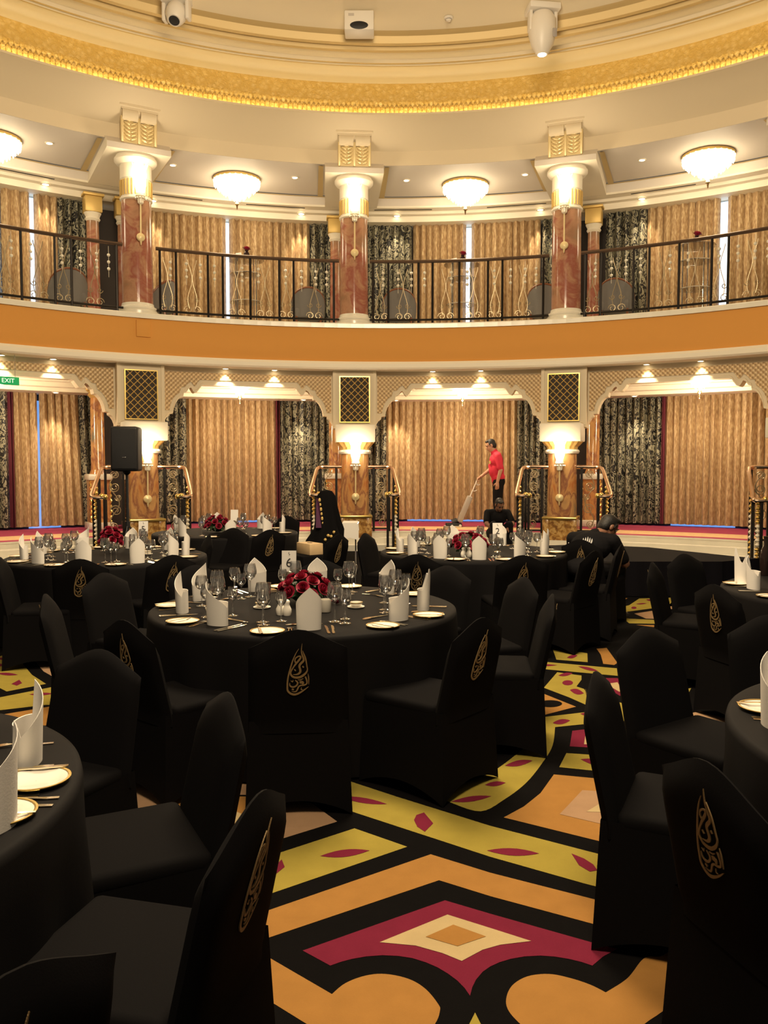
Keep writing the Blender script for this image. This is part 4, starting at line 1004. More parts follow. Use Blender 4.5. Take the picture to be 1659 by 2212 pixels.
        # edge thickness of the thread
        for q in (L, R): mb.add(q+[(x, y+.003, z) for x, y, z in q], [(i, i+1, m+i+1, m+i) for i in range(m-1)], 0, False)
    out['emblem'] = mb.mesh('emblem', M['emblem'])
    return out
CM = chair_meshes()
def chair(label, pos, face, emblem=True):
    """face: direction (radians, 0 = +x) the sitter looks"""
    t = thing('banquet_chair', label, 'chair', pos, face-pi/2, 'black covered banquet chairs')
    link('seat', CM['seat'], t); link('skirt', CM['skirt'], t); bk = link('backrest', CM['backrest'], t)
    e = link('emblem', CM['emblem'], bk); e['label'] = 'gold embroidered drop-shaped calligraphy'
    return t
CHAIRS = []
def chair_px(label, px, py, tab, turn=0.0):
    """chair whose backrest top centre sits on this sight line, turned to its table"""
    top = at_z(px, py, CH_H); c = TABLES[tab][0]
    f = atan2(c.y-top.y, c.x-top.x)+radians(turn)
    off = yb(CH_H)
    p = Vector((top.x-cos(f)*off, top.y-sin(f)*off, 0))
    k = 0.996 if p.y < c.y else 1.004
    for _ in range(60):
        if (p-c).length >= 1.2: break
        p = p*k
    CHAIRS.append(p); return chair(label, p, f)
def chair_ring(label, tab, deg, r=1.30, turn=0):
    c = TABLES[tab][0]; p = c+Vector((r*cos(radians(deg)), r*sin(radians(deg)), 0))
    CHAIRS.append(p); return chair(label, p, radians(deg)+pi+radians(turn))
B = 'black covered chair'
chair_px(B+' in front of table 6, its gold emblem facing the camera', 643, 1360, 'six')
chair_px(B+' at the right front of table 6, emblem seen obliquely', 1040, 1334, 'six', 8)
chair_px(B+' at the left front of table 6, half hidden by a nearer chair', 268, 1338, 'six', -6)
chair_px(B+' seen edge-on right of table 6', 1195, 1283, 'six', 6)
chair_px(B+' facing the camera at the right rear of table 6', 1135, 1246, 'six')
chair_px(B+' seen edge-on left of table 6', 96, 1283, 'six')
chair_px(B+' facing us at the left of table 6', 222, 1237, 'six')
for d, w in ((130,'behind the left napkins of table 6'),(90,'behind the card of table 6'),(48,'behind the right glasses of table 6')):
    chair_ring(B+' '+w, 'six', d, 1.30)
N1, N2 = ' of the near left table', ' of the near right table'
chair_px(B+' turned to the camera at the far side'+N1, 218, 1402, 'nearl')
chair_px(B+' facing left at the right side'+N1, 497, 1497, 'nearl')
chair_px(B+' with its emblem edge-on at the near side'+N1, 556, 1716, 'nearl', -6)
chair_px(B+' cut off by the bottom left corner', 10, 2105, 'nearl', 6)
chair_px(B+' seen edge-on at the left side'+N2, 1283, 1452, 'nearr', -8)
chair_px(B+' facing the camera at the far left'+N2, 1393, 1354, 'nearr')
chair_px(B+' filling the lower right corner, emblem facing us', 1528, 1645, 'nearr', -7)
chair_px(B+' cut by the right edge behind the near right table', 1660, 1328, 'nearr')
N3 = ' of the right-hand table'
chair_px(B+' seen edge-on at the left'+N3, 1408, 1214, 'farr')
chair_px(B+' with a full gold emblem at the front'+N3, 1545, 1254, 'farr')
chair_px(B+' facing us at the rear left'+N3, 1476, 1196, 'farr')
N4 = ' of the loudspeaker table'
for px, py, w, tu in ((172,1196,'at the front'+N4+', emblem partly hidden',0),(372,1193,'at the right front'+N4+', emblem showing',-4),(455,1166,'facing us at the right side'+N4,0),(2,1178,'cut by the left edge at the side'+N4,0),(505,1140,'at the right rear'+N4,0)):
    chair_px(B+' '+w, px, py, 'five', tu)
N5 = ' of the seated man\'s table'
for px, py, w, tu in ((900,1197,'at the left front'+N5,4),(1130,1199,'at the front'+N5+', tip of the emblem showing',-4),(1284,1190,'at the right front'+N5+', emblem turned aside',10),(1342,1176,'seen edge-on right of the seated man',0),(787,1156,'facing us at the left side'+N5,0)):
    chair_px(B+' '+w, px, py, 'seven', tu)
N6 = ' of the farthest table'
for px, py, w in ((583,1140,'with a small gold emblem at the right front'+N6),(620,1114,'at the right side'+N6)):
    chair_px(B+' '+w, px, py, 'far')
# loose chairs behind the wooden box
for px, py, Y, f, w in ((705,1118,9.9,200,'under the draped black robe'),(712,1163,8.9,150,'turned aside below the folded white towel')):
    p = at_y(px, py, Y); p.z = 0; CHAIRS.append(p); chair(B+' '+w, p, radians(f))
# ------------------------------------------------------------------ tableware
def napkin_mesh(kind):
    mb = MB(); n = 28; a, b = 0.064, 0.036
    vs = []; H = []
    for i in range(n):
        w = 2*pi*i/n; f = ((w-1.5*pi+pi) % (2*pi))-pi         # 0 at the front (-y)
        x = abs(f)/pi
        if kind == 0: h = 0.205-0.16*x if x < 0.5 else 0.125-0.02*(x-.5)
        elif kind == 1:                                        # one long slanting tip
            t = (f+pi*0.55)/(pi*1.1); h = 0.225-0.14*max(0,min(1,t)) if -0.55 < f/pi < 0.55 else 0.12
        else:                                                  # two tips
            h = max(0.215-0.32*abs(f/pi-0.18), 0.185-0.34*abs(f/pi+0.32), 0.10)
        H.append(h)
    for j in range(5):
        for i in range(n):
            w = 2*pi*i/n; t = j/4; k = 1.0+0.06*t
            vs.append((a*k*cos(w)*(1+0.0*t), b*k*sin(w)-0.004*t, H[i]*t))
    o = len(vs)
    for j in range(5):
        for i in range(n):
            w = 2*pi*i/n; t = j/4; k = 1.0+0.06*t
            vs.append(((a*k-.0025)*cos(w), (b*k-.0025)*sin(w)-0.004*t, H[i]*t+(0.0 if j < 4 else -.001)))
    fs = [(j*n+i, j*n+(i+1) % n, (j+1)*n+(i+1) % n, (j+1)*n+i) for j in range(4) for i in range(n)]
    fs += [(o+j*n+(i+1) % n, o+j*n+i, o+(j+1)*n+i, o+(j+1)*n+(i+1) % n) for j in range(4) for i in range(n)]
    fs += [(4*n+i, 4*n+(i+1) % n, o+4*n+(i+1) % n, o+4*n+i) for i in range(n)]
    mb.add(vs, fs, 0, True)
    # the wrapped flap across the front
    return mb.mesh('napkin', M['napkin'], 50)
NK = [napkin_mesh(i) for i in range(3)]
mb = MB(); mb.lathe([(0.001,0.004),(0.055,0.004),(0.062,0.007),(0.088,0.013),(0.088,0.010),(0.06,0.002),(0.04,0.0)], 32); PLATE = mb.mesh('side_plate', M['china'], 60)
mb = MB(); mb.lathe([(0.081,0.0125),(0.086,0.0142),(0.0895,0.0135),(0.0895,0.0115),(0.088,0.0095)], 32); PRIM = mb.mesh('gold_rim', M['gold'], 60)
def wineglass(h, rb, hb, rf=0.035, rm=None):
    rm = rm or rb*0.8; zs = h-hb
    mb = MB(); mb.lathe([(rf,0.0),(rf,0.002),(0.012,0.006),(0.0045,0.014),(0.004,zs*.55),(0.0045,zs-.004),(0.012,zs+.004),(rb*.7,zs+hb*.16),(rb*.96,zs+hb*.36),(rb,zs+hb*.5),(rb*.95,zs+hb*.74),(rm,h),(rm-.0018,h),(rb*.93,zs+hb*.74),(rb*.975,zs+hb*.5),(rb*.93,zs+hb*.36),(rb*.66,zs+hb*.18),(0.001,zs+hb*.06)], 18)
    return mb.mesh('wine_glass', M['glass'], 60)
GL = {'tall': wineglass(0.215,0.042,0.105), 'goblet': wineglass(0.185,0.038,0.090,0.034), 'small': wineglass(0.165,0.031,0.080,0.03)}
mb = MB(); mb.lathe([(0.001,0.006),(0.026,0.006),(0.029,0.0),(0.030,0.004),(0.034,0.12),(0.032,0.12),(0.028,0.008)], 18); GL['tumbler'] = mb.mesh('tumbler', M['glass'], 60)
def flat_ware(outline, z=0.004, th=0.0022, bend=None):
    mb = MB(); bm = bmesh.new(); vs = [bm.verts.new((x, y, 0)) for x, y in outline]; f = bm.faces.new(vs)
    bmesh.ops.triangulate(bm, faces=[f]); r = bmesh.ops.extrude_face_region(bm, geom=bm.faces[:])
    for g in r['geom']:
        if isinstance(g, bmesh.types.BMVert): g.co.z = th
    for v in bm.verts: v.co.z += z+(bend(v.co.y) if bend else 0)
    bmesh.ops.recalc_face_normals(bm, faces=bm.faces[:]); mb.bm(bm, 0, False); return mb
def sym(h): return h+[(-x, y) for x, y in reversed(h)]
KNIFE = flat_ware([(0.006,0),(0.0075,0.03),(0.006,0.07),(0.005,0.09),(0.009,0.10),(0.010,0.17),(0.007,0.20),(0.0,0.215),(-0.004,0.20),(-0.005,0.09),(-0.006,0.07),(-0.0075,0.03),(-0.006,0)], 0.001, 0.003).mesh('knife', M['silver'])
FORK = flat_ware(sym([(0.006,0),(0.007,0.03),(0.003,0.08),(0.003,0.115),(0.011,0.135),(0.0115,0.145),(0.0115,0.185),(0.0085,0.185),(0.0075,0.15),(0.005,0.15),(0.004,0.185),(0.001,0.185),(0.001,0.15)]), 0.001, 0.002, lambda y: 0.006*max(0, sin((y-0.05)/0.14*pi))).mesh('fork', M['silver'])
SPOON = flat_ware(sym([(0.006,0),(0.007,0.03),(0.003,0.08),(0.003,0.125),(0.012,0.142),(0.017,0.16),(0.0165,0.178),(0.011,0.193),(0.004,0.199)]), 0.001, 0.002, lambda y: 0.005*max(0, sin((y-0.03)/0.17*pi))).mesh('spoon', M['silver'])
mb = MB(); mb.lathe([(0.001,0.003),(0.03,0.003),(0.052,0.010),(0.052,0.007),(0.03,0.0)], 24); SAUCER = mb.mesh('saucer', M['china'], 60)
mb = MB(); mb.lathe([(0.001,0.012),(0.024,0.010),(0.036,0.018),(0.040,0.036),(0.038,0.036),(0.033,0.02),(0.001,0.016)], 24); BOWL = mb.mesh('bowl', M['china'], 60)
mb = MB(); mb.lathe([(0.0395,0.031),(0.0412,0.036),(0.037,0.0365)], 24); BRIM = mb.mesh('gold_band', M['gold'], 60)
mb = MB(); mb.lathe([(0.001,0.0),(0.022,0.0),(0.026,0.012),(0.026,0.03),(0.018,0.045),(0.014,0.055),(0.017,0.062),(0.016,0.072),(0.008,0.078),(0.001,0.079)], 18, smooth=True); SHAK = mb.mesh('shaker', M['china'], 60)
mb = MB(); mb.lathe([(0.001,0.003),(0.03,0.0),(0.034,0.004),(0.034,0.075),(0.031,0.075),(0.031,0.006)], 18); VOT = mb.mesh('glass_cup', pbr('frosted_glass', (0.75,0.70,0.6), 0.35, spec=0.8), 60)

def rose_mesh(seed):
    rnd = random.Random(seed); mb = MB()
    for ringi, (n, r, h, op) in enumerate(((3,0.009,0.036,-0.3),(4,0.017,0.036,0.0),(5,0.025,0.033,0.45),(6,0.031,0.025,1.0))):
        for i in range(n):
            a = 2*pi*i/n+ringi*0.6+rnd.uniform(-.2,.2); w = 2*pi/n*0.75; vs = []
            for j in range(4):
                v = j/3
                for k in range(5):
                    u = -1+k/2; aa = a+u*w
                    rr = r*(0.35+0.65*sin(min(1.0, v*1.1)*pi/2))+op*0.010*v**3*(1-0.35*u*u)
                    vs.append((rr*cos(aa), rr*sin(aa), h*v*(1-0.18*u*u*v)-0.006*op*v**4))
            mb.add(vs, [(j*5+k, j*5+k+1, (j+1)*5+k+1, (j+1)*5+k) for j in range(3) for k in range(4)], 0, True)
    mb.sphere((0,0,0.010), 0.010, 8)
    return mb.mesh('rose', M['rose'], 80)
ROSES = [rose_mesh(i) for i in range(3)]
def foliage_mesh(R, H, seed):
    rnd = random.Random(seed); mb = MB()
    mb.sphere((0,0,H*0.45), R*0.62, 12, 0, (1,1,H*0.42/(R*0.62)))
    for i in range(220):
        a = rnd.uniform(0, 2*pi); el = rnd.uniform(-0.1, 1.1); d = Vector((cos(a)*cos(el), sin(a)*cos(el), sin(el)))
        p = Vector((d.x*R*0.72, d.y*R*0.72, H*0.35+d.z*H*0.5)); p.z = max(p.z, 0.008)
        t = d.cross(Vector((rnd.uniform(-1,1), rnd.uniform(-1,1), 0.3))).normalized(); l = rnd.uniform(.03,.05); w = l*0.35; nn = (d*0.5+t).normalized(); sd = nn.cross(d).normalized()
        q = [p, p+nn*l*.5+sd*w, p+nn*l, p+nn*l*.5-sd*w]
        for v in q: v.z = max(v.z, 0.004)
        mb.add(q, [(0,1,2,3)], 0, False)
    return mb.mesh('foliage', M['leaf'])
FOL = foliage_mesh(0.15, 0.15, 1)
def centrepiece(label, pos, R=0.15, H=0.15, n=24, tall=1.0):
    t = thing('rose_centrepiece', label, 'flowers', pos, random.uniform(0, 6), 'red rose centrepieces')
    link('foliage', FOL, t, None, None, (R/0.15*1.1, R/0.15*1.1, H/0.15*tall))
    for i in range(n):
        a = i*2.399963; el = pi/2*(1-sqrt((i+0.5)/n)*0.93)
        r = R*1.0*cos(el); z = (H*0.30+H*0.72*sin(el))*tall
        o = link('rose', ROSES[i % 3], t, (r*cos(a), r*sin(a), z), None, (1.05,1.05,1.05))
        d = Vector((cos(a)*cos(el), sin(a)*cos(el), sin(el)*0.9+0.25)); o.rotation_euler = d.to_track_quat('Z', 'Y').to_euler()
def text_mesh(txt, size, mat, ext=0.0004):
    cu = bpy.data.curves.new('txt', 'FONT'); cu.body = txt; cu.size = size; cu.extrude = ext; cu.align_x = 'CENTER'; cu.align_y = 'CENTER'
    o = bpy.data.objects.new('txt', cu); COL.objects.link(o)
    bpy.context.view_layer.update(); dg = bpy.context.evaluated_depsgraph_get()
    me = bpy.data.meshes.new_from_object(o.evaluated_get(dg)); me.materials.clear(); me.materials.append(mat)
    bpy.data.objects.remove(o); bpy.data.curves.remove(cu); return me
def table_card(label, pos, num, rz=0.0, s=1.0):
    t = thing('table_card', label, 'card', pos, rz, 'table number cards')
    mb = MB(); Mx = Matrix.Translation((0,0,0.05)) @ Matrix.Rotation(-0.12, 4, 'X'); mb.box(-0.048,0.048,-0.001,0.001,0.06,0.235,0,Mx); cd = part('card', mb, M['card'], t)
    mb = MB(); Mx2 = Mx @ Matrix.Translation((0,-0.003,0.06)) @ Matrix.Rotation(pi/2, 4, 'X')
    mb.lathe([(0.001,0.002),(0.036,0.002),(0.038,0.0),(0.036,-0.002),(0.001,-0.002)], 20, 0, Mx2)
    mb.lathe([(0.001,0.006),(0.03,0.006),(0.034,0.0),(0.006,0.012),(0.005,0.12)][::-1], 16); part('holder', mb, M['silver'], t)
    if num:
        o = link('number', text_mesh(num, 0.085, M['ink'], 0.001), cd); o.matrix_local = Mx @ Matrix.Translation((0.0,-0.0022,0.152)) @ Matrix.Rotation(pi/2, 4, 'X')
        mb = MB(); mb.tube([(0.008*sin(i*.9)*(1-i/9), 0, 0.205+i*0.0025) for i in range(9)], 0.0012, 4); o2 = part('crest', mb, M['ink'], cd); o2.matrix_local = Mx @ Matrix.Translation((0,-0.002,0.0))

def seat_names(n, first=270):
    return None
def item(kind, mesh, label, cat, pos, rz=0.0, grp=None, scale=None):
    o = link(kind, mesh, None, pos, (0, 0, rz), scale); return tag(o, label, cat, grp)
def setting(tab, deg, who, nk, level, rnd, full=True, nrad=0.72, nap_px=None):
    """one place setting at bearing deg round the table; who names the seat in the labels"""
    c, tw = TABLES[tab]; z = TZ
    u = Vector((cos(radians(deg)), sin(radians(deg)), 0)); v = Vector((-u.y, u.x, 0))   # v: to the sitter's right
    rz = radians(deg)+pi/2
    j = lambda s: rnd.uniform(-s, s)
    P_ = lambda r, s: Vector((c.x, c.y, z))+u*r+v*s
    w = who+' of '+tw if not who.endswith('!') else who[:-1]
    item('napkin', NK[abs(nk)], 'folded white napkin '+w, 'napkin', nap_px if nap_px else P_(nrad, j(.01)), rz+j(.2), 'folded napkins on '+tw, (-1 if nk < 0 else 1, 1, 1.06*rnd.uniform(.97,1.05)*(1.15 if abs(nk) == 2 else 1)))
    t = thing('side_plate', 'gold-rimmed side plate '+w, 'plate', P_(nrad+.06, -0.21), 0, 'side plates on '+tw)
    pl = link('plate', PLATE, t); link('gold_rim', PRIM, pl)
    if level >= 1:
        item('butter_knife', KNIFE, 'butter knife on the plate '+w, 'knife', P_(nrad+.15, -0.235)+Vector((0,0,.013)), rz+j(.15), 'butter knives on '+tw, (.8,.8,1))
    for i in range(2 if level >= 1 else 1):
        item('fork', FORK, ('inner' if i == 0 else 'outer')+' fork '+w, 'fork', P_(nrad+.13, -0.085-0.022*i), rz+j(.06), 'forks on '+tw)
        item('knife', KNIFE, ('inner' if i == 0 else 'outer')+' table knife '+w, 'knife', P_(nrad+.13, 0.10+0.024*i), rz+j(.06), 'knives on '+tw)
    if level >= 2:
        item('dessert_spoon', SPOON, 'dessert spoon above the napkin '+w, 'spoon', P_(nrad-.14, 0.08), rz+pi/2+j(.1), 'dessert spoons on '+tw)
    gl = [('tall','tall wine glass',-.20,.14),('goblet','goblet',-.13,.20)]+([('small','small wine glass',-.26,.21)] if level >= 1 else [])
    for g, gn, dr, s in gl:
        item('wine_glass', GL[g], gn+' '+w, 'glass', P_(nrad+dr+j(.012), s+j(.012)), 0, 'glasses on '+tw)
rnd = random.Random(5)
SIX = [(277,'at the nearest seat',0),(321,'one seat right of the nearest',-1),(350,'two seats right of the nearest',-2),(47,'at the rear right seat',0),(88,'behind the roses',0),(122,'at the rear left seat',0),(161,'three seats left of the nearest',1),(196,'two seats left of the nearest',1),(236,'one seat left of the nearest',1)]
for d, w, nk in SIX: setting('six', d, w, nk, 2, rnd)
FIVE = [(272,'at the nearest seat',0),(308,'one seat right of the nearest',0),(340,'two seats right of the nearest',1),(5,'at the rightmost seat',1),(55,'at the rear right seat',0),(90,'at the rear middle seat',0),(128,'at the rear left seat',1),(165,'at the far left seat',0),(200,'at the leftmost front seat',1),(236,'one seat left of the nearest',1)]
for d, w, nk in FIVE: setting('five', d, w, nk, 1, rnd)
SEVEN = [(268,'at the nearest seat',0),(300,'one seat right of the nearest',1),(335,'at the rightmost front seat',1),(5,'at the rightmost seat',1),(60,'at the rear right seat',0),(100,'at the rear middle seat',0),(140,'at the rear left seat',0),(180,'at the leftmost seat',1),(212,'two seats left of the nearest',0),(240,'one seat left of the nearest',0)]
for d, w, nk in SEVEN: setting('seven', d, w, nk, 1, rnd)
for d, w, nk in ((285,'at the nearest seat',0),(325,'one seat right of the nearest',1),(0,'at the rightmost seat',1),(60,'at the rear right seat',0),(110,'at the rear left seat',0),(160,'at the leftmost seat',0),(235,'one seat left of the nearest',0)):
    setting('far', d, w, nk, 0, rnd)
setting('nearl', 12, 'at the farther visible seat', -1, 2, rnd, True, 0.70, at_z(60, 1648, TZ))
item('napkin', NK[1], 'folded white napkin at the nearer visible seat of the near left table', 'napkin', at_z(-14, 1792, TZ), radians(70), 'folded napkins on the near left table', (-1,1,1.1))
t = thing('side_plate', 'gold-rimmed side plate between the two napkins of the near left table', 'plate', at_z(78, 1690, TZ), 0, 'side plates on the near left table')
pl = link('plate', PLATE, t); link('gold_rim', PRIM, pl)
def lay(kind, mesh, label, cat, a, b, grp, dz=0.0):
    p, q = at_z(*a, TZ+dz), at_z(*b, TZ+dz); d = q-p
    return item(kind, mesh, label, cat, p, atan2(d.y, d.x)-pi/2, grp)
lay('butter_knife', KNIFE, 'butter knife resting on the rim of the plate on the near left table', 'knife', (148,1655), (40,1664), 'knives on the near left table', .013)
lay('fork', FORK, 'upper fork below the plate on the near left table', 'fork', (128,1724), (30,1730), 'forks on the near left table')
lay('fork', FORK, 'lower fork below the plate on the near left table', 'fork', (114,1741), (16,1744), 'forks on the near left table')
lay('fork', FORK, 'fork above the plate on the near left table', 'fork', (116,1606), (40,1612), 'forks on the near left table')
setting('nearr', 170, 'at the visible seat', 1, 1, rnd, True, 0.70, at_z(1672, 1568, TZ))
setting('farr', 214, 'at the front left seat', -2, 1, rnd, True, 0.72, at_z(1604, 1262, TZ))
setting('farr', 172, 'at the rear left seat', 1, 1, rnd)

c6, c5, c7, cf, cr = [TABLES[k][0]+Vector((0,0,TZ)) for k in ('six','five','seven','far','farr')]
p = at_z(660, 1305, TZ)
centrepiece('low arrangement of dark red roses on table 6', p, 0.145, 0.17, 19)
centrepiece('red roses in the middle of the seated man\'s table', at_z(1012, 1194, TZ), 0.165, 0.17, 21)
centrepiece('red rose posy on the loudspeaker table', at_z(240, 1192, TZ), 0.09, 0.22, 16, 1.0)
centrepiece('red roses on the farthest table', at_z(470, 1150, TZ), 0.14, 0.19, 18)
for px, py, lb in ((727,1306,'single red rose bloom lying right of the roses on table 6'),):
    item('rose_bloom', ROSES[0], lb, 'flower', at_z(px, py, TZ)+Vector((0,0,.008)), 0, None, (1,1,1))
table_card('white table card with the number 6 on a silver stand', at_z(624, 1282, TZ), '6')
table_card('white table card on the loudspeaker table', at_z(309, 1186, TZ), '5')
table_card('white table card on the seated man\'s table', at_z(1075, 1192, TZ), '2')
table_card('white table card on the farthest table', at_z(506, 1149, TZ), None)
for px, py, lb in ((566,1314,'left'),(769,1313,'right'),(318,1198,'five')):
    t = thing('butter_dish', 'gold-banded bowl on a saucer, '+({'left':'left of the roses on table 6','right':'right of the roses on table 6','five':'on the loudspeaker table'}[lb]), 'bowl', at_z(px, py, TZ), 0, 'gold-banded bowls')
    link('saucer', SAUCER, t); bw = link('bowl', BOWL, t); link('gold_band', BRIM, bw)
for px, py, lb in ((606,1328,'left of the two white shakers on table 6'),(620,1329,'right of the two white shakers on table 6'),(1001,1203,'left of the two white shakers on the seated man\'s table'),(1013,1203,'right of the two white shakers on the seated man\'s table')):
    item('salt_shaker', SHAK, 'white ceramic shaker, '+lb, 'shaker', at_z(px, py, TZ), 0, 'white shakers', (1,1,1.15))
for px, py, lb in ((574,1300,'clear tumbler beside the left bowl on table 6'),(286,1194,'clear tumbler in the middle of the loudspeaker table'),(1041,1200,'clear tumbler right of the roses on the seated man\'s table')):
    item('tumbler', GL['tumbler'], lb, 'glass', at_z(px, py, TZ), 0, 'clear tumblers')
for px, py, lb in ((703,1322,'frosted candle cup right of the roses on table 6'),):
    item('candle_cup', VOT, lb, 'candle holder', at_z(px, py, TZ))
p = at_z(1652, 1243, TZ); mb = MB(); mb.lathe([(0.001,0),(0.034,0),(0.037,0.01),(0.037,0.16),(0.03,0.2),(0.014,0.235),(0.0135,0.29),(0.016,0.292),(0.016,0.305),(0.001,0.306)], 20)
tag(link('bottle', mb.mesh('bottle', pbr('dark_bottle_glass', (0.02,0.012,0.01), 0.08)), None, p), 'dark wine bottle at the right edge of the photo', 'bottle')
# ------------------------------------------------------------------ people
M['skin_light'] = pbr('tan_skin', (0.46,0.25,0.155), 0.5)
M['skin_dark'] = pbr('brown_skin', (0.23,0.105,0.06), 0.5)
M['hair'] = pbr('black_hair', (0.010,0.008,0.007), 0.5, bump=0.4, bscale=150)
M['red_shirt'] = pbr('red_polo_cotton', (0.60,0.022,0.055), 0.8, bump=0.15, bscale=30)
M['black_wear'] = pbr('black_cotton', (0.006,0.0055,0.0065), 0.85, spec=0.15, bump=0.2, bscale=25)
M['eye'] = pbr('dark_eye', (0.015,0.01,0.01), 0.3)
def fuse(name, shapes, mat, parent, vox=0.008, smooth=5):
    """shapes: ('c', p, q, r0, r1) tapered limb, ('e', centre, (rx,ry,rz), rotation or None) ellipsoid -> one skin"""
    mb = MB()
    for s in shapes:
        if s[0] == 'c':
            p, q = Vector(s[1]), Vector(s[2]); n = 6
            mb.tube([p.lerp(q, i/n) for i in range(n+1)], [s[3]+(s[4]-s[3])*i/n for i in range(n+1)], 12)
            mb.sphere(p, s[3], 12); mb.sphere(q, s[4], 12)
        else:
            Mx = Matrix.Translation(s[1]) @ (s[3] if len(s) > 3 and s[3] else Matrix.Identity(4)) @ Matrix.Diagonal((*s[2], 1))
            mb.lathe([(sin(pi*i/12), -cos(pi*i/12)) for i in range(13)], 20, 0, Mx)
    o = link(name, mb.mesh('t', mat)); 
    r = o.modifiers.new('r', 'REMESH'); r.mode = 'VOXEL'; r.voxel_size = vox; r.use_smooth_shade = True
    if smooth: sm = o.modifiers.new('s', 'SMOOTH'); sm.iterations = smooth; sm.factor = 0.5
    bpy.context.view_layer.update(); dg = bpy.context.evaluated_depsgraph_get()
    me = bpy.data.meshes.new_from_object(o.evaluated_get(dg)); me.name = name
    me.materials.clear(); me.materials.append(mat)
    me.polygons.foreach_set('use_smooth', [True]*len(me.polygons))
    bpy.data.objects.remove(o)
    return link(name, me, parent)
def hand(wrist, d, palm_n, s=1.0, curl=0.5, side=1):
    """palm, four unequal curled fingers and a thumb from the side of the palm"""
    d = Vector(d).normalized(); n = Vector(palm_n); n = (n-d*n.dot(d)).normalized(); w = d.cross(n)*side
    wrist = Vector(wrist); out = []
    out.append(('c', wrist, wrist+d*0.075*s, 0.026*s, 0.030*s))
    for i in (-1, 0, 1): out.append(('c', wrist+d*0.02*s+w*i*0.016*s, wrist+d*0.085*s+w*i*0.024*s, 0.016*s, 0.014*s))
    for i, L in enumerate((0.068, 0.078, 0.072, 0.056)):
        b = wrist+d*0.085*s+w*(0.030-0.020*i)*s; a = curl; p = b
        for j, f in enumerate((0.45, 0.32, 0.25)):
            a2 = a*(0.5+j*0.6); q = p+(d*cos(a2)+n*sin(a2))*L*f*s; out.append(('c', p, q, (0.0098-0.0008*j)*s, (0.0090-0.0008*j)*s)); p = q
    t0 = wrist+d*0.028*s+w*0.026*s; t1 = t0+(d*0.55+w*0.7+n*0.35).normalized()*0.042*s; t2 = t1+(d*0.85+w*0.2+n*0.45).normalized()*0.030*s
    out += [('c', t0, t1, 0.0135*s, 0.0115*s), ('c', t1, t2, 0.0115*s, 0.0095*s)]
    return out
def head_shapes(c, R, s=1.0):
    """head ellipsoids about centre c; R orients it (local +y = face, +z = crown)"""
    c = Vector(c); f = lambda x, y, z: c+R @ Vector((x*s, y*s, z*s)); R4 = R.to_4x4()
    return [('e', f(0,-0.012,0.025), (0.075*s,0.094*s,0.092*s), R4), ('e', f(0,0.022,-0.045), (0.060*s,0.066*s,0.075*s), R4),
            ('c', f(0,0.050,-0.095), f(0,0.058,-0.098), 0.026*s, 0.024*s),                       # chin
            ('c', f(0,0.082,0.008), f(0,0.102,-0.028), 0.011*s, 0.015*s),                          # nose
            ('c', f(-0.03,0.077,0.024), f(0.03,0.077,0.024), 0.012*s, 0.012*s),                    # brow
            ('c', f(-0.016,0.083,-0.062), f(0.016,0.083,-0.062), 0.010*s, 0.010*s),                # lips
            ('e', f(-0.076,-0.008,-0.008), (0.010*s,0.020*s,0.032*s), R4), ('e', f(0.076,-0.008,-0.008), (0.010*s,0.020*s,0.032*s), R4)]
def head_extras(c, R, parent, s=1.0, hair_len=0.0):
    c = Vector(c); f = lambda x, y, z: c+R @ Vector((x*s, y*s, z*s)); R4 = R.to_4x4()
    fuse('hair', [('e', f(0,-0.024,0.042), (0.079*s,0.090*s,0.084*s), R4), ('e', f(0,-0.045,-0.005), (0.077*s,0.066*s,0.085*s), R4),
                  ('e', f(0,0.028,0.098), (0.058*s,0.050*s,0.026*s), R4), ('c', f(-0.072,0.022,0.045), f(-0.074,0.018,-0.005), 0.010*s, 0.006*s), ('c', f(0.072,0.022,0.045), f(0.074,0.018,-0.005), 0.010*s, 0.006*s)], M['hair'], parent, 0.007, 2)
    mb = MB()
    for sx in (-1, 1): mb.sphere(f(sx*0.031,0.079,0.006), 0.0085*s, 8)
    part('eyes', mb, M['eye'], parent)
    mb = MB()
    for sx in (-1, 1): mb.tube([f(sx*0.014,0.092,0.028), f(sx*0.032,0.091,0.034), f(sx*0.050,0.080,0.028)], [0.004*s,0.0055*s,0.003*s], 6)
    part('eyebrows', mb, M['hair'], parent)
    mb = MB(); mb.tube([f(-0.024,0.086,-0.061), f(0,0.0955,-0.060), f(0.024,0.086,-0.061)], [0.002*s,0.004*s,0.002*s], 6)
    part('mouth', mb, pbr('lips', (0.16,0.05,0.04), 0.5), parent)
RX = lambda a: Matrix.Rotation(a, 3, 'X'); RZ = lambda a: Matrix.Rotation(a, 3, 'Z')

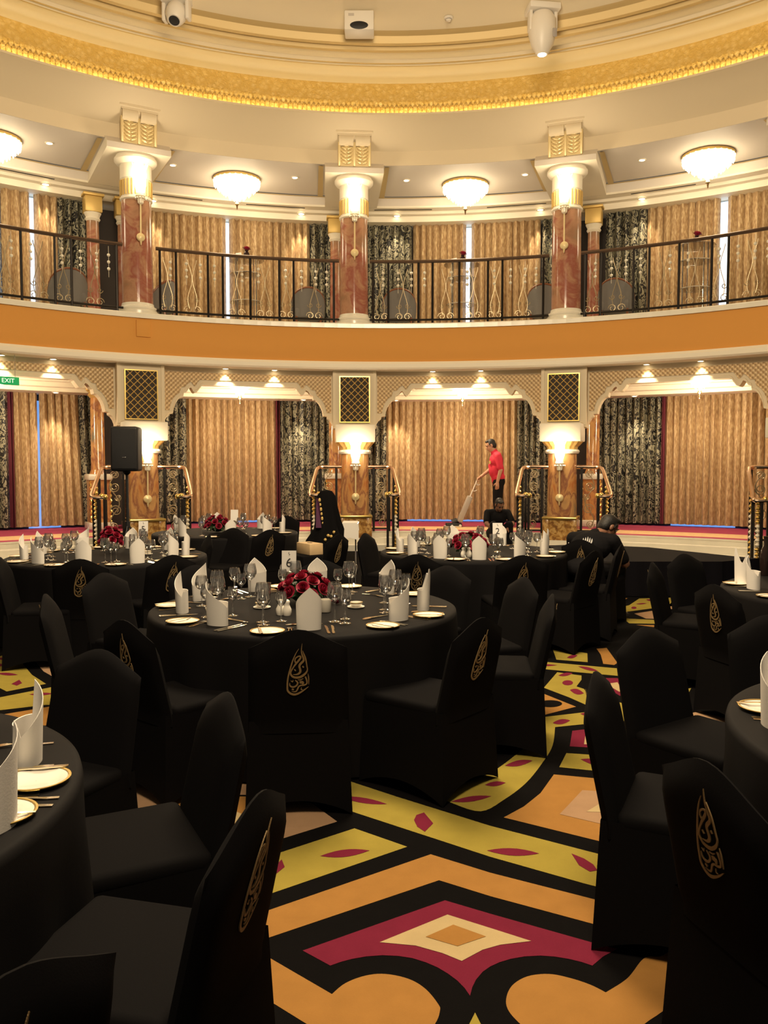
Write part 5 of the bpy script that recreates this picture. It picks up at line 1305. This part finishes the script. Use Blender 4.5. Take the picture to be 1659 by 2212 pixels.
# --- man in red pushing an upright vacuum cleaner, in profile facing left
YM = 17.15
pm = at_y(1076, 1100, YM); pm.z = STAGE; SM = 1.05
t = thing('person', 'standing man in a red shirt and black trousers, pushing a vacuum cleaner', 'person', pm, pi/2); t.scale = (SM, SM, SM)
Hc = (0, 0.155, 1.60); HR = RX(-0.42)
LS, LE, LW = (-0.195,0.03,1.38), (-0.245,-0.01,1.12), (-0.235,0.05,0.89)
RS, RE, RW = (0.195,0.05,1.38), (0.25,0.13,1.13), (0.15,0.33,0.985)
legs = []
for s in (-1, 1): legs += [('c', (s*0.085,0,0.90), (s*0.10,0.015,0.49), 0.088, 0.060), ('c', (s*0.10,0.015,0.49), (s*0.105,-0.02,0.09), 0.058, 0.040)]
body = [('e', (0,0,0.95), (0.155,0.115,0.13)), ('c', (0,0.015,1.0), (0,0.04,1.30), 0.115, 0.12), ('e', (0,0.045,1.31), (0.175,0.115,0.15)), ('c', (0,0.06,1.42), (0,0.13,1.55), 0.062, 0.056),
        ('c', LS, LE, 0.055, 0.042), ('c', LE, LW, 0.041, 0.028), ('c', RS, RE, 0.055, 0.042), ('c', RE, RW, 0.041, 0.028), ('c', (0.1,0.04,1.40), RS, 0.07, 0.055), ('c', (-0.1,0.04,1.40), LS, 0.07, 0.055)]
body += legs+head_shapes(Hc, HR)+hand(LW, (0.02,0.03,-1), (1,0,0), 1.0, 0.55, -1)+hand(RW, (-0.35,0.75,-0.55), (-0.5,-0.2,-0.8), 1.0, 1.1, 1)
for s in (-1, 1): body += [('c', (s*0.105,-0.04,0.05), (s*0.115,0.14,0.035), 0.035, 0.03)]
fuse('body', body, M['skin_light'], t, 0.006, 3)
shirt = [('e', (0,0.005,0.98), (0.175,0.135,0.10)), ('c', (0,0.005,0.90), (0,0.03,1.10), 0.125, 0.13), ('e', (0,0.04,1.12), (0.172,0.150,0.20)), ('e', (0,0.045,1.30), (0.195,0.135,0.155)), ('c', (0.1,0.04,1.405), RS, 0.082, 0.068), ('c', (-0.1,0.04,1.405), LS, 0.082, 0.068),
         ('c', LS, (-0.236,0.0,1.17), 0.072, 0.064), ('c', RS, (0.238,0.11,1.19), 0.072, 0.064), ('c', (0,0.055,1.41), (0,0.085,1.47), 0.085, 0.072)]
sh = fuse('shirt', shirt, M['red_shirt'], t, 0.009, 4)
mb = MB(); mb.box(-0.10,-0.03,0.165,0.19,1.24,1.30); part('chest_badge', mb, M['gold_matte'], sh)
fuse('trousers', [('e', (0,-0.005,0.90), (0.165,0.128,0.14))]+[q for s in (-1, 1) for q in (('c', (s*0.085,0,0.88), (s*0.10,0.015,0.49), 0.102, 0.078), ('c', (s*0.10,0.015,0.49), (s*0.105,-0.02,0.06), 0.076, 0.066))], M['black_wear'], t, 0.009, 4)
for s in (-1, 1): fuse('shoe', [('c', (s*0.105,-0.06,0.045), (s*0.118,0.15,0.036), 0.045, 0.036), ('c', (s*0.105,-0.06,0.02), (s*0.118,0.16,0.018), 0.02, 0.018)], M['black_plastic'], t, 0.008, 3)
head_extras(Hc, HR, t)
hp = Matrix.Rotation(pi/2, 3, 'Z') @ (Vector(RW)+Vector((-0.35,0.75,-0.55)).normalized()*0.085)*SM+pm
# vacuum cleaner
v0 = at_y(966, 1133, hp.y-0.02); v0.z = STAGE
t = thing('vacuum_cleaner', 'grey upright vacuum cleaner with black floor head in front of the man in red', 'vacuum cleaner', v0)
g = hp-v0; hd = Vector((0.24,0,0.08)); u = (g-hd).normalized(); sd = Vector((0,1,0))
mid = hd+u*0.60
mb = MB(); mb.tube([mid, hd+u*0.85, g-u*0.03, g+u*0.04], [0.014,0.013,0.013,0.012], 10); part('handle', mb, M['white_plastic'], t)
mb = MB(); b = hd+u*0.72; mb.tube([b, b+Vector((0.05,0,-0.005)), b+Vector((0.09,0,0.02))], 0.010, 8); b = g-u*0.10; mb.tube([b, b+Vector((0.05,0,-0.03)), b+Vector((0.09,0,-0.02))], 0.010, 8); part('cord_hook', mb, M['white_plastic'], t)
mb = MB(); Ru = u.to_track_quat('Z', 'Y').to_matrix().to_4x4(); Mx = Matrix.Translation(hd) @ Ru
mb.rbox(-0.075,0.075,-0.055,0.055,0.02,0.60,0.02,0,Mx,3); part('bag_housing', mb, pbr('grey_vacuum_plastic', (0.42,0.38,0.34), 0.45), t)
mb = MB(); mb.rbox(-0.03,0.30,-0.13,0.13,0.012,0.075,0.02); mb.tube([(0.12,0,0.07),(0.22,0,0.13)], [0.09,0.06], 12); part('floor_head', mb, M['black_plastic'], t)
mb = MB(); mb.rbox(-0.06,0.24,-0.14,0.14,0.004,0.022,0.006); mb.tube([(0.26,-0.145,0.03),(0.26,0.145,0.03)], 0.028, 12); part('bumper_wheels', mb, M['white_plastic'], t)

# --- young man in black hunched on the stage step, facing the camera
ps = at_y(1071, 1100, 15.62); ps.z = 0.22
t = thing('person', 'young man in a black T-shirt hunched on the stage steps, head bowed over his hands', 'person', ps, pi+0.12)
Hc = (0.0,0.27,0.655); HR = RX(-0.65) @ RZ(0.15)
LS, RS = (-0.19,0.13,0.50), (0.19,0.13,0.50); LE, RE = (-0.25,0.30,0.30), (0.25,0.30,0.30); LW, RW = (-0.10,0.47,0.22), (0.12,0.46,0.20)
body = [('e', (0,0.0,0.10), (0.17,0.14,0.12)), ('c', (0,0.0,0.14), (0,0.09,0.42), 0.12, 0.12), ('e', (0,0.10,0.42), (0.17,0.12,0.14)), ('c', (0,0.13,0.52), (0,0.22,0.60), 0.06, 0.055),
        ('c', (-0.08,0.11,0.49), LS, 0.07, 0.055), ('c', (0.08,0.11,0.49), RS, 0.07, 0.055), ('c', LS, LE, 0.052, 0.042), ('c', LE, LW, 0.04, 0.027), ('c', RS, RE, 0.052, 0.042), ('c', RE, RW, 0.04, 0.027)]
leg = lambda r0, r1, r2: [q for s in (-1, 1) for q in (('c', (s*0.09,0.02,0.09), (s*0.15,0.42,0.30), r0, r1), ('c', (s*0.15,0.42,0.30), (s*0.15,0.46,-0.14), r1, r2))]
body += leg(0.082,0.056,0.038)+head_shapes(Hc, HR)+hand(LW, (0.7,0.6,-0.3), (0.2,0.2,-1), 1.0, 0.8, 1)+hand(RW, (-0.7,0.6,-0.2), (-0.2,0.2,-1), 1.0, 0.8, -1)
for s in (-1, 1): body += [('c', (s*0.15,0.44,-0.17), (s*0.16,0.62,-0.185), 0.034, 0.028)]
fuse('body', body, M['skin_dark'], t, 0.006, 3)
sh = fuse('shirt', [('e', (0,0.0,0.12), (0.185,0.155,0.12)), ('c', (0,0.0,0.14), (0,0.09,0.40), 0.135, 0.135), ('e', (0,0.10,0.41), (0.19,0.14,0.155)), ('c', (-0.08,0.11,0.495), LS, 0.08, 0.067), ('c', (0.08,0.11,0.495), RS, 0.08, 0.067), ('c', LS, (-0.237,0.25,0.355), 0.07, 0.062), ('c', RS, (0.237,0.25,0.355), 0.07, 0.062), ('c', (0,0.115,0.50), (0,0.155,0.545), 0.08, 0.07)], M['black_wear'], t, 0.009, 4)
fuse('trousers', leg(0.095,0.07,0.058), M['black_wear'], t, 0.009, 4)
for s in (-1, 1): fuse('shoe', [('c', (s*0.15,0.42,-0.175), (s*0.163,0.63,-0.184), 0.042, 0.034)], M['black_plastic'], t, 0.008, 3)
head_extras(Hc, HR, t)

# --- man seated with his back to us, head bowed to the right
pq = Vector((2.02, 8.30, 0.0))
t = thing('person', 'seated man in black seen from behind, white mark on his back, head bowed', 'person', pq, radians(-40)); t.scale = (1.06,1.06,0.99)
Hc = (0.09,0.29,0.985); HR = RZ(-0.6) @ RX(-0.65)
LS, RS = (-0.20,0.14,0.86), (0.20,0.14,0.86); LE, RE = (-0.27,0.28,0.62), (0.27,0.28,0.62); LW, RW = (-0.14,0.47,0.58), (0.14,0.47,0.58)
body = [('e', (0,-0.02,0.56), (0.17,0.14,0.11)), ('c', (0,-0.02,0.58), (0,0.09,0.80), 0.12, 0.125), ('e', (0,0.10,0.80), (0.18,0.12,0.14)), ('c', (0,0.14,0.88), (0.06,0.24,0.94), 0.062, 0.056),
        ('c', (-0.08,0.12,0.86), LS, 0.07, 0.056), ('c', (0.08,0.12,0.86), RS, 0.07, 0.056), ('c', LS, LE, 0.053, 0.042), ('c', LE, LW, 0.04, 0.028), ('c', RS, RE, 0.053, 0.042), ('c', RE, RW, 0.04, 0.028)]
leg = lambda r0, r1, r2: [q for s in (-1, 1) for q in (('c', (s*0.09,0.0,0.555), (s*0.14,0.42,0.545), r0, r1), ('c', (s*0.14,0.42,0.545), (s*0.14,0.40,0.09), r1, r2))]
body += leg(0.082,0.058,0.038)+head_shapes(Hc, HR)+hand(LW, (0.5,0.8,-0.1), (0.3,0,-1), 1.0, 0.8, 1)+hand(RW, (-0.5,0.8,-0.1), (-0.3,0,-1), 1.0, 0.8, -1)
for s in (-1, 1): body += [('c', (s*0.14,0.38,0.05), (s*0.15,0.55,0.035), 0.034, 0.028)]
fuse('body', body, M['skin_dark'], t, 0.006, 3)
sh = fuse('shirt', [('e', (0,-0.03,0.58), (0.19,0.16,0.12)), ('c', (0,-0.02,0.58), (0,0.09,0.79), 0.14, 0.14), ('e', (0,0.10,0.79), (0.20,0.142,0.155)), ('c', (-0.08,0.12,0.865), LS, 0.083, 0.068), ('c', (0.08,0.12,0.865), RS, 0.083, 0.068), ('c', LS, (-0.256,0.25,0.67), 0.072, 0.062), ('c', RS, (0.256,0.25,0.67), 0.072, 0.062), ('c', (0,0.12,0.875), (0.01,0.175,0.905), 0.08, 0.07)], M['black_wear'], t, 0.009, 4)
fuse('trousers', leg(0.097,0.072,0.06), M['black_wear'], t, 0.009, 4)
for s in (-1, 1): fuse('shoe', [('c', (s*0.14,0.36,0.045), (s*0.152,0.57,0.036), 0.044, 0.036)], M['black_plastic'], t, 0.008, 3)
head_extras(Hc, HR, t)
mb = MB()                                                    # white flame mark with a line of small lettering
Bk = lambda x, z: Vector((x, -0.052+0.42*(z-0.80)-0.0-0.25*x*x*0.5, z))
for i in range(5):
    x0 = 0.02+0.022*i-0.045
    for e in (0,):
        p = [Bk(x0+0.008*sin(j*.7)+0.010*j*0.35, 0.815+0.015*j*(1.15-0.1*abs(i-2))) for j in range(6)]
        mb.tube(p, [0.002,0.006,0.0075,0.007,0.005,0.001], 6)
for i in range(9): mb.tube([Bk(-0.15+0.010*i, 0.822-0.003*i), Bk(-0.15+0.010*i+0.004*(i % 2), 0.836-0.003*i-0.003*(i % 3))], 0.0028, 5)
part('back_logo', mb, pbr('white_print', (0.7,0.68,0.66), 0.7), sh, (0,-0.018,0), None, 'white flame-like mark and small lettering')
mb = MB(); Mx = Matrix.Translation((0,0,0)); mb.box(-0.10,0.10,-0.0008,0.0008,-0.14,0.14)
o = link('paper_sheet', mb.mesh('paper_sheet', M['card']), None, at_y(1335, 1196, 8.62), (0.15, 0, radians(74))); tag(o, 'white paper sheet beside the arm of the seated man', 'paper')
chair(B+' under the seated man', pq, radians(-40)+pi/2)
# ------------------------------------------------------------------ loudspeaker on its stand
p = at_y(273, 970, 11.0); b = Vector((p.x, p.y, 0))
t = thing('speaker_stand', 'black tripod stand under the loudspeaker', 'stand', b)
zb = at_y(273, 1018, 11.0).z; zt = at_y(273, 922, 11.0).z
mb = MB(); mb.tube([(0,0,0.35),(0,0,zb-.02)], 0.019, 12); part('pole', mb, M['black_plastic'], t)
mb = MB(); mb.tube([(0,0,0.78),(0,0,0.86)], 0.033, 12); part('collar', mb, M['black_plastic'], t)
for i in range(3):
    a = 2*pi*i/3+0.5; mb = MB(); mb.tube([(0.02*cos(a),0.02*sin(a),0.80),(0.5*cos(a),0.5*sin(a),0.015)], 0.012, 8); mb.sphere((0.5*cos(a),0.5*sin(a),0.016), 0.016, 8); part('leg', mb, M['black_plastic'], t)
mb = MB(); mb.lathe([(0.02,zb-.05),(0.05,zb-.02),(0.05,zb)], 14); part('top_plate', mb, M['black_plastic'], t)
t = thing('loudspeaker', 'black loudspeaker on a tripod stand in front of the left amber pillar', 'speaker', (b.x, b.y, zb), radians(6))
W = 58*11.0/1800/2; H = zt-zb
mb = MB(); mb.rbox(-W,W,-0.16,0.17,0,H,0.035,0,None,3); part('cabinet', mb, M['black_plastic'], t)
mb = MB(); mb.rbox(-W+.02,W-.02,-0.172,-0.14,0.03,H-.03,0.015); gr = part('grille', mb, pbr('speaker_mesh', (0.009,0.009,0.011), 0.6, bump=0.5, bscale=400), t)
mb = MB(); mb.rbox(-0.022,0.022,-0.176,-0.17,0.172,0.186,0.003); part('badge', mb, M['chrome'], gr)

# ------------------------------------------------------------------ black draped low platform at right
mb = MB(); zp = 0.43
out = [at_z(1186, 1178, zp), at_z(1260, 1176, zp), at_z(1400, 1182, zp), at_z(1592, 1202, zp), at_z(1640, 1206, zp), at_z(1560, 1213, zp), at_z(1335, 1213, zp), at_z(1215, 1212, zp)]
n = len(out); mb.add(out, [tuple(range(n))[::-1]], 0)
c = sum(out, Vector())/n
for i in range(n):
    p, q = out[i], out[(i+1) % n]; m = max(4, int((q-p).length/0.05)); vs = []
    for j in range(m+1):
        w = p.lerp(q, j/m); nrm = (w-c).normalized(); vs.append(w)
        f = w+nrm*(0.02*sin(j*1.3)+0.02); vs.append(Vector((f.x, f.y, 0.008)))
    mb.add(vs, [(2*j, 2*j+2, 2*j+3, 2*j+1) for j in range(m)], 0, True)
M['drape'] = pbr('navy_black_drape', (0.0045,0.004,0.006), 0.85, spec=0.08, bump=0.05, bscale=80)
bm = bmesh.new(); 
o = link('platform', mb.mesh('platform', M['drape'], 40)); tag(o, 'low platform with black top and skirt behind the seated man', 'platform')

# ------------------------------------------------------------------ things among the back chairs
def lathe_cloth(name, label, cat, loc, rows, mat, rz=0.0, n=40, fold=0.12):
    t = thing(name, label, cat, loc, rz); mb = MB(); vs = []
    for (x, y, z, rx, ry) in rows:
        for i in range(n):
            w = 2*pi*i/n; k = 1+fold*sin(7*w+z*3)*min(1, (rows[0][2]-z)*2)
            vs.append((x+rx*k*cos(w), y+ry*k*sin(w), z))
    mb.add(vs, [((j+1)*n+i, (j+1)*n+(i+1) % n, j*n+(i+1) % n, j*n+i) for j in range(len(rows)-1) for i in range(n)], 0, True)
    return t, mb
p = at_y(705, 1118, 10.0); p.z = 0
zt = at_y(705, 1058, 10.0).z
t, mb = lathe_cloth('draped_robe', 'black robe with gold beaded edging hung over a chair left of the middle pillar', 'robe', p,
    [(0.0,0,zt,0.01,0.01),(0.0,0,zt-.015,0.07,0.05),(0.0,0,zt-.08,0.115,0.07),(0.01,0,zt-.2,0.125,0.08),(0.02,0,zt-.35,0.145,0.10),(0.03,0,zt-.47,0.17,0.12),(-0.02,0,zt-.6,0.21,0.14),(-0.05,0,zt-.8,0.25,0.16),(-0.05,0,zt-1.0,0.26,0.18)], M['black_cloth'])
part('cloth', mb, M['black_cloth'], t)
mb = MB()
for i in range(6): mb.sphere((-0.075+0.008*i, -0.075-0.005*i, zt-0.12-0.055*i), 0.021-0.001*(i % 2)*4, 8, 0, (0.8,0.6,1.2))
for i in range(4): mb.sphere((0.10-0.035*i, -0.13, zt-0.50-0.03*(i % 2)-0.02*i), 0.02, 8)
part('gold_edging', mb, M['gold_matte'], t)
mb = MB(); vs = [(-0.115,-0.04,zt-.1),(-0.08,-0.085,zt-.1),(-0.05,-0.115,zt-.45),(-0.12,-0.10,zt-.45)]; mb.add(vs, [(0,1,2,3)]); part('purple_lining', mb, pbr('purple_lining', (0.07,0.012,0.05), 0.7), t)

p = at_y(669, 1180, 9.3)
t = thing('tissue_box', 'pale wooden box with an oval opening, resting among black chairs left of the middle pillar', 'box', (p.x, p.y, p.z-0.085), radians(35))
mb = MB(); mb.rbox(-0.085,0.085,-0.15,0.15,0,0.125,0.006); part('box', mb, pbr('pale_wood', (0.62,0.44,0.24), 0.5, var=0.15, vscale=12), t)
mb = MB(); mb.lathe([(0.001,0.126),(0.026,0.1265),(0.026,0.124)], 18, 0, Matrix.Diagonal((1,1.5,1,1))); part('opening', mb, M['ink'], t)
mb = MB(); mb.box(0.0852,0.087,-0.045,-0.03,0.0,0.06); part('seam', mb, M['ink'], t)
bx = p.z-0.085
t2 = thing('side_stand', 'small black draped stand under the pale wooden box', 'stand', (p.x, p.y, 0), radians(35))
mb = MB(); mb.rbox(-0.20,0.20,-0.20,0.20,0,bx-.001,0.02); part('drape', mb, M['black_cloth'], t2)

p = at_y(757, 1140, 11.2); zt = at_y(757, 1128, 11.2).z
t = thing('tray_stand', 'chrome folding stand in front of the middle pillar', 'stand', (p.x, p.y, 0))
for s in (-1, 1):
    for e in (-1, 1):
        mb = MB(); mb.tube([(s*0.07,e*0.12,zt-0.01),(s*0.07,-e*0.14,0.012)], 0.008, 8); part('leg', mb, M['chrome'], t)
mb = MB()
for e in (-1, 1): mb.tube([(-0.11,e*0.12,zt-.01),(0.11,e*0.12,zt-.01)], 0.009, 8)
part('top_bar', mb, M['chrome'], t)
mb = MB(); vs = []
for i in range(9):
    u = -1+i/4
    for (y, z) in ((-0.135,-0.20-0.03*abs(u)),(-0.134,-0.1),(-0.131,0.0),(-0.115,0.012),(0.0,0.004),(0.115,0.012),(0.134,0.0),(0.136,-0.12)):
        vs.append((u*0.10*(1+0.15*(z < -0.05)), y, zt+z))
mb.add(vs, [(i*8+q, i*8+q+1, (i+1)*8+q+1, (i+1)*8+q) for i in range(8) for q in range(7)], 0, True)
tag(link('folded_towel', mb.mesh('folded_towel', M['napkin']), None, (p.x, p.y, 0)), 'white towel hung over the chrome folding stand in front of the middle pillar', 'towel')

# ------------------------------------------------------------------ exit sign, access panel
a = ang(14, 9.5); p = pol(9.5, a, z_at(14, 822, 9.5))
t = thing('exit_sign', 'green illuminated exit sign hanging at the left edge', 'sign', p, -radians(a), None)
mb = MB(); mb.rbox(-0.24,0.24,-0.02,0.02,-0.065,0.065,0.008); part('panel', mb, glow('green_sign_face', (0.02,0.42,0.12), 0.45, (0.02,0.3,0.1)), t)
o = link('lettering', text_mesh('EXIT', 0.10, glow('white_sign_letter', (0.75,1.0,0.8), 0.9)), t, (0.06,-0.022,0.0), (pi/2,0,0))
mb = MB()
for s in (-1, 1): mb.tube([(s*0.18,0,0.06),(s*0.18,0,Z_WB-p.z)], 0.005, 6)
part('hanger', mb, M['chrome'], t)
a = ang(315, 9.44); p = pol(9.44, a, z_at(315, 728, 9.44))
t = thing('access_panel', 'small square panel set in the orange balcony front below the left column', 'panel', p, -radians(a)); h = z_at(315, 692, 9.44)-p.z
mb = MB(); mb.rbox(-0.125,0.125,-0.03,0.0,0,h,0.006); part('cover', mb, M['orange'], t)

# ------------------------------------------------------------------ ceiling fixtures
def Zc(px, py): return at_z(px, py, Z_M1+0.10)
p = Zc(381, -12); t = thing('moving_head_light', 'white moving-head light with dark round lens on the dome at left', 'stage light', p, radians(-10), 'moving-head lights')
mb = MB(); mb.rbox(-0.21,0.21,-0.14,0.14,-0.14,0.0,0.02); part('base', mb, M['white_plastic'], t)
for s in (-1, 1): mb = MB(); mb.rbox(s*0.19-0.03,s*0.19+0.03,-0.07,0.07,-0.40,-0.12,0.02); part('yoke_arm', mb, M['white_plastic'], t)
mb = MB(); mb.lathe([(0.001,-0.10),(0.10,-0.12),(0.155,-0.2),(0.16,-0.32),(0.12,-0.42),(0.10,-0.44),(0.001,-0.44)], 24, 0, Matrix.Translation((0,0,-0.26)) @ Matrix.Rotation(radians(-28), 4, 'X') @ Matrix.Translation((0,0,0.24))); hd = part('head', mb, M['white_plastic'], t)
mb = MB(); mb.lathe([(0.001,-0.449),(0.08,-0.446),(0.085,-0.43)], 20, 0, Matrix.Translation((0,0,-0.26)) @ Matrix.Rotation(radians(-28), 4, 'X') @ Matrix.Translation((0,0,0.24))); part('lens', mb, M['black_plastic'], hd)
p = Zc(1172, 14); t = thing('moving_head_light', 'white moving-head light pointing straight down on the dome at right', 'stage light', p, radians(8), 'moving-head lights')
mb = MB(); mb.rbox(-0.25,0.25,-0.17,0.17,-0.10,0.0,0.02); part('base', mb, M['white_plastic'], t)
for s in (-1, 1): mb = MB(); mb.rbox(s*0.20-0.028,s*0.20+0.028,-0.07,0.07,-0.40,-0.08,0.02); part('yoke_arm', mb, M['white_plastic'], t)
mb = MB(); mb.lathe([(0.001,-0.10),(0.16,-0.12),(0.215,-0.22),(0.22,-0.42),(0.17,-0.60),(0.10,-0.72),(0.085,-0.74),(0.001,-0.74)], 24); hd = part('head', mb, M['white_plastic'], t)
mb = MB(); mb.rbox(0.10,0.17,-0.215,-0.19,-0.55,-0.42,0.01); part('logo_plate', mb, pbr('grey_plate', (0.35,0.32,0.30), 0.4), hd)
mb = MB(); mb.lathe([(0.001,-0.748),(0.065,-0.745),(0.07,-0.735)], 20); part('lens', mb, M['lens_lit'], hd)
p = Zc(776, 30); t = thing('projector_housing', 'white ceiling box with a black oval opening in the middle of the dome', 'projector', p, 0)
mb = MB(); mb.rbox(-0.235,0.235,-0.12,0.2,-0.30,0.0,0.02); part('housing', mb, M['white_plastic'], t)
mb = MB(); mb.lathe([(0.001,0.004),(0.060,0.003),(0.066,0.0)], 24, 0, Matrix.Translation((0,-0.121,-0.235)) @ Matrix.Rotation(pi/2, 4, 'X') @ Matrix.Diagonal((2.2,0.95,1,1))); part('opening', mb, M['black_plastic'], t)
mb = MB(); mb.box(-0.17,-0.08,-0.123,-0.12,-0.09,-0.05); part('vent', mb, pbr('grey_vent', (0.5,0.45,0.4), 0.5), t)
for px, py, lb in ((969,38,'upper'),(973,73,'lower')):
    p = Zc(px, py); t = thing('smoke_detector', 'small round detector on the dome right of the projector box, %s of two' % lb, 'detector', p, 0, 'dome detectors')
    mb = MB(); mb.lathe([(0.001,-0.06),(0.035,-0.055),(0.05,-0.03),(0.075,-0.015),(0.075,0.0)], 18); part('body', mb, M['white_plastic'], t)
    mb = MB(); mb.lathe([(0.051,-0.034),(0.053,-0.026)], 18); part('slot', mb, M['black_plastic'], t)
for px, w in ((380,'just right of the left column'),(600,'left of the middle column'),(870,'right of the middle column'),(1110,'left of the right column'),(1420,'right of the right column'),(60,'at far left')):
    a = ang(px, 11.67); o = thing('air_vent', 'long dark slot air vent in the balcony ceiling '+w, 'vent', pol(11.67, a, Z_U-.001), -radians(a), 'slot air vents')
    mb = MB(); mb.box(-0.62,0.62,-0.022,0.022,-0.004,0.0); part('slot', mb, M['dark_room'], o)

# ------------------------------------------------------------------ balcony furniture
for px, w in ((535,'left one'),(995,'middle one'),(1492,'right one')):
    a = ang(px, 10.6); c = pol(10.6, a, Z_SLAB); H = z_at(px, {535:562,995:572,1492:532}[px], 10.6)-Z_SLAB
    t = thing('glass_table', 'tall round glass table behind the balcony railing, '+w+' of three', 'table', c, -radians(a), 'balcony glass tables')
    for n_, z, r in (('glass_top',H,0.36),('glass_shelf',H-.28,0.30),('glass_shelf',0.55,0.30)):
        mb = MB(); mb.lathe([(0.001,z),(r,z),(r+.004,z-.006),(r,z-.014),(0.001,z-.014)], 36); part(n_, mb, M['glass'], t)
    for i in range(4):
        w4 = pi/4+i*pi/2; mb = MB(); mb.tube([(0.26*cos(w4),0.26*sin(w4),0),(0.26*cos(w4),0.26*sin(w4),H-.015)], 0.012, 8); part('leg', mb, M['chrome'], t)
    for z in (H-.285, 0.545):
        mb = MB(); mb.tube([(0.3*cos(i*pi/16),0.3*sin(i*pi/16),z) for i in range(32)], 0.009, 6, closed=True); part('rim', mb, M['chrome'], t)
    v = thing('flower_vase', 'small dark vase with a red bloom on the %s of the balcony glass tables' % w.split()[0], 'vase', c+Vector((0.02,0,H+.001)), 0, 'balcony vases')
    mb = MB(); mb.lathe([(0.001,0),(0.06,0),(0.075,0.05),(0.055,0.13),(0.03,0.17),(0.04,0.19)], 18); part('vase', mb, pbr('dark_vase', (0.03,0.012,0.012), 0.2), v)
    o = link('rose', ROSES[1], v, (0,0,0.19), (0.2,0.2,0), (2.2,2.2,2.2))
    q = pol(10.45, a-0.8, Z_SLAB+H+.001); mb = MB(); mb.add([(-.07,0,0),(.07,0,0),(.05,.05,.12),(-.06,.05,.10),(.0,.10,0)], [(0,1,2,3),(1,4,2),(4,0,3),(4,3,2),(0,4,1)])
    tag(link('napkin', mb.mesh('napkin', M['napkin']), None, q, (0,0,-radians(a))), 'white folded napkin left of the vase on the %s balcony glass table' % w.split()[0], 'napkin', 'balcony napkins')
for px, w, tw in ((155,'left of the slim red columns',0),(347,'just right of the left column',60),(667,'left of the middle column',0),(862,'right of the middle column',0),(1172,'left of the right column',0),(1325,'right of the right column',0)):
    R = 10.6; a = ang(px, R); c = pol(R, a, Z_SLAB)
    t = thing('tub_chair', 'grey round-backed armchair behind the balcony railing '+w, 'armchair', c, -radians(a)+radians(tw), 'balcony armchairs')
    n = 16; mb = MB(); vs = []
    for i in range(n+1):
        w2 = pi*(-0.08+1.16*i/n); hh = 0.44+0.36*sin(max(0,min(pi,w2)))**0.7
        for (r, z) in ((0.33,0.25),(0.35,hh),(0.33,hh+.03),(0.29,hh+.01),(0.27,0.42)): vs.append((r*cos(w2), -r*sin(w2)*0.9, z))
    mb.add(vs, [(i*5+q, (i+1)*5+q, (i+1)*5+q+1, i*5+q+1) for i in range(n) for q in range(4)], 0, True); part('backrest', mb, M['grey_weave'], t)
    mb = MB(); mb.tube([vs[i*5+2] for i in range(n+1)], 0.022, 8); part('wooden_rim', mb, M['wood'], t)
    mb = MB(); mb.rbox(-0.27,0.27,-0.25,0.28,0.25,0.44,0.04); part('seat', mb, M['grey_weave'], t)
    for sx in (-1, 1):
        for sy in (-1, 1): mb = MB(); mb.tube([(sx*0.24,sy*0.22,0),(sx*0.24,sy*0.22,0.27)], [0.016,0.024], 8); part('leg', mb, M['wood'], t)

# ------------------------------------------------------------------ unseen lamps added to light the room: dome middle, front fill, table spots
def lamp(name, kind, loc, energy, color=WARM, rot=(0,0,0), **kw):
    L = bpy.data.lights.new(name, kind); L.energy = energy; L.color = color
    for k, v in kw.items(): setattr(L, k, v)
    o = bpy.data.objects.new(name, L); COL.objects.link(o); o.location = loc; o.rotation_euler = rot; return o
lamp('front_fill_lamp', 'POINT', (CX, 0.3, 6.8), 1500, WARM, shadow_soft_size=0.8)  # unseen fill lamp added above the camera to brighten napkins and table fronts
lamp('unseen_dome_lamp', 'POINT', (CX, CY-0.6, 5.7), 1500, WARM, shadow_soft_size=0.9)  # unseen lamp put at the dome's middle to brighten walls and tables
lamp('table_fill_spot', 'SPOT', (CX-0.5, 4.2, 8.5), 220, WARM, (0,0,0), spot_size=radians(80), spot_blend=0.8, shadow_soft_size=0.15)  # unseen spot added to give the tableware its highlights
lamp('table_fill_spot', 'SPOT', (CX+0.6, 1.5, 8.5), 130, WARM, (0,0,0), spot_size=radians(75), spot_blend=0.8, shadow_soft_size=0.15)  # second added spot, nearer the camera, also unseen
w = bpy.data.worlds.new('world'); scene.world = w; w.use_nodes = True
bg = w.node_tree.nodes['Background']; bg.inputs[0].default_value = (1.0,0.80,0.55,1); bg.inputs[1].default_value = 0.13
cy = scene.cycles
cy.use_denoising = True; cy.adaptive_threshold = 0.02
cy.max_bounces = 7; cy.diffuse_bounces = 3; cy.glossy_bounces = 3; cy.transparent_max_bounces = 16; cy.transmission_bounces = 4
cy.sample_clamp_indirect = 4.0; cy.sample_clamp_direct = 0.0
cy.caustics_reflective = False; cy.caustics_refractive = False
scene.view_settings.exposure = 0.0
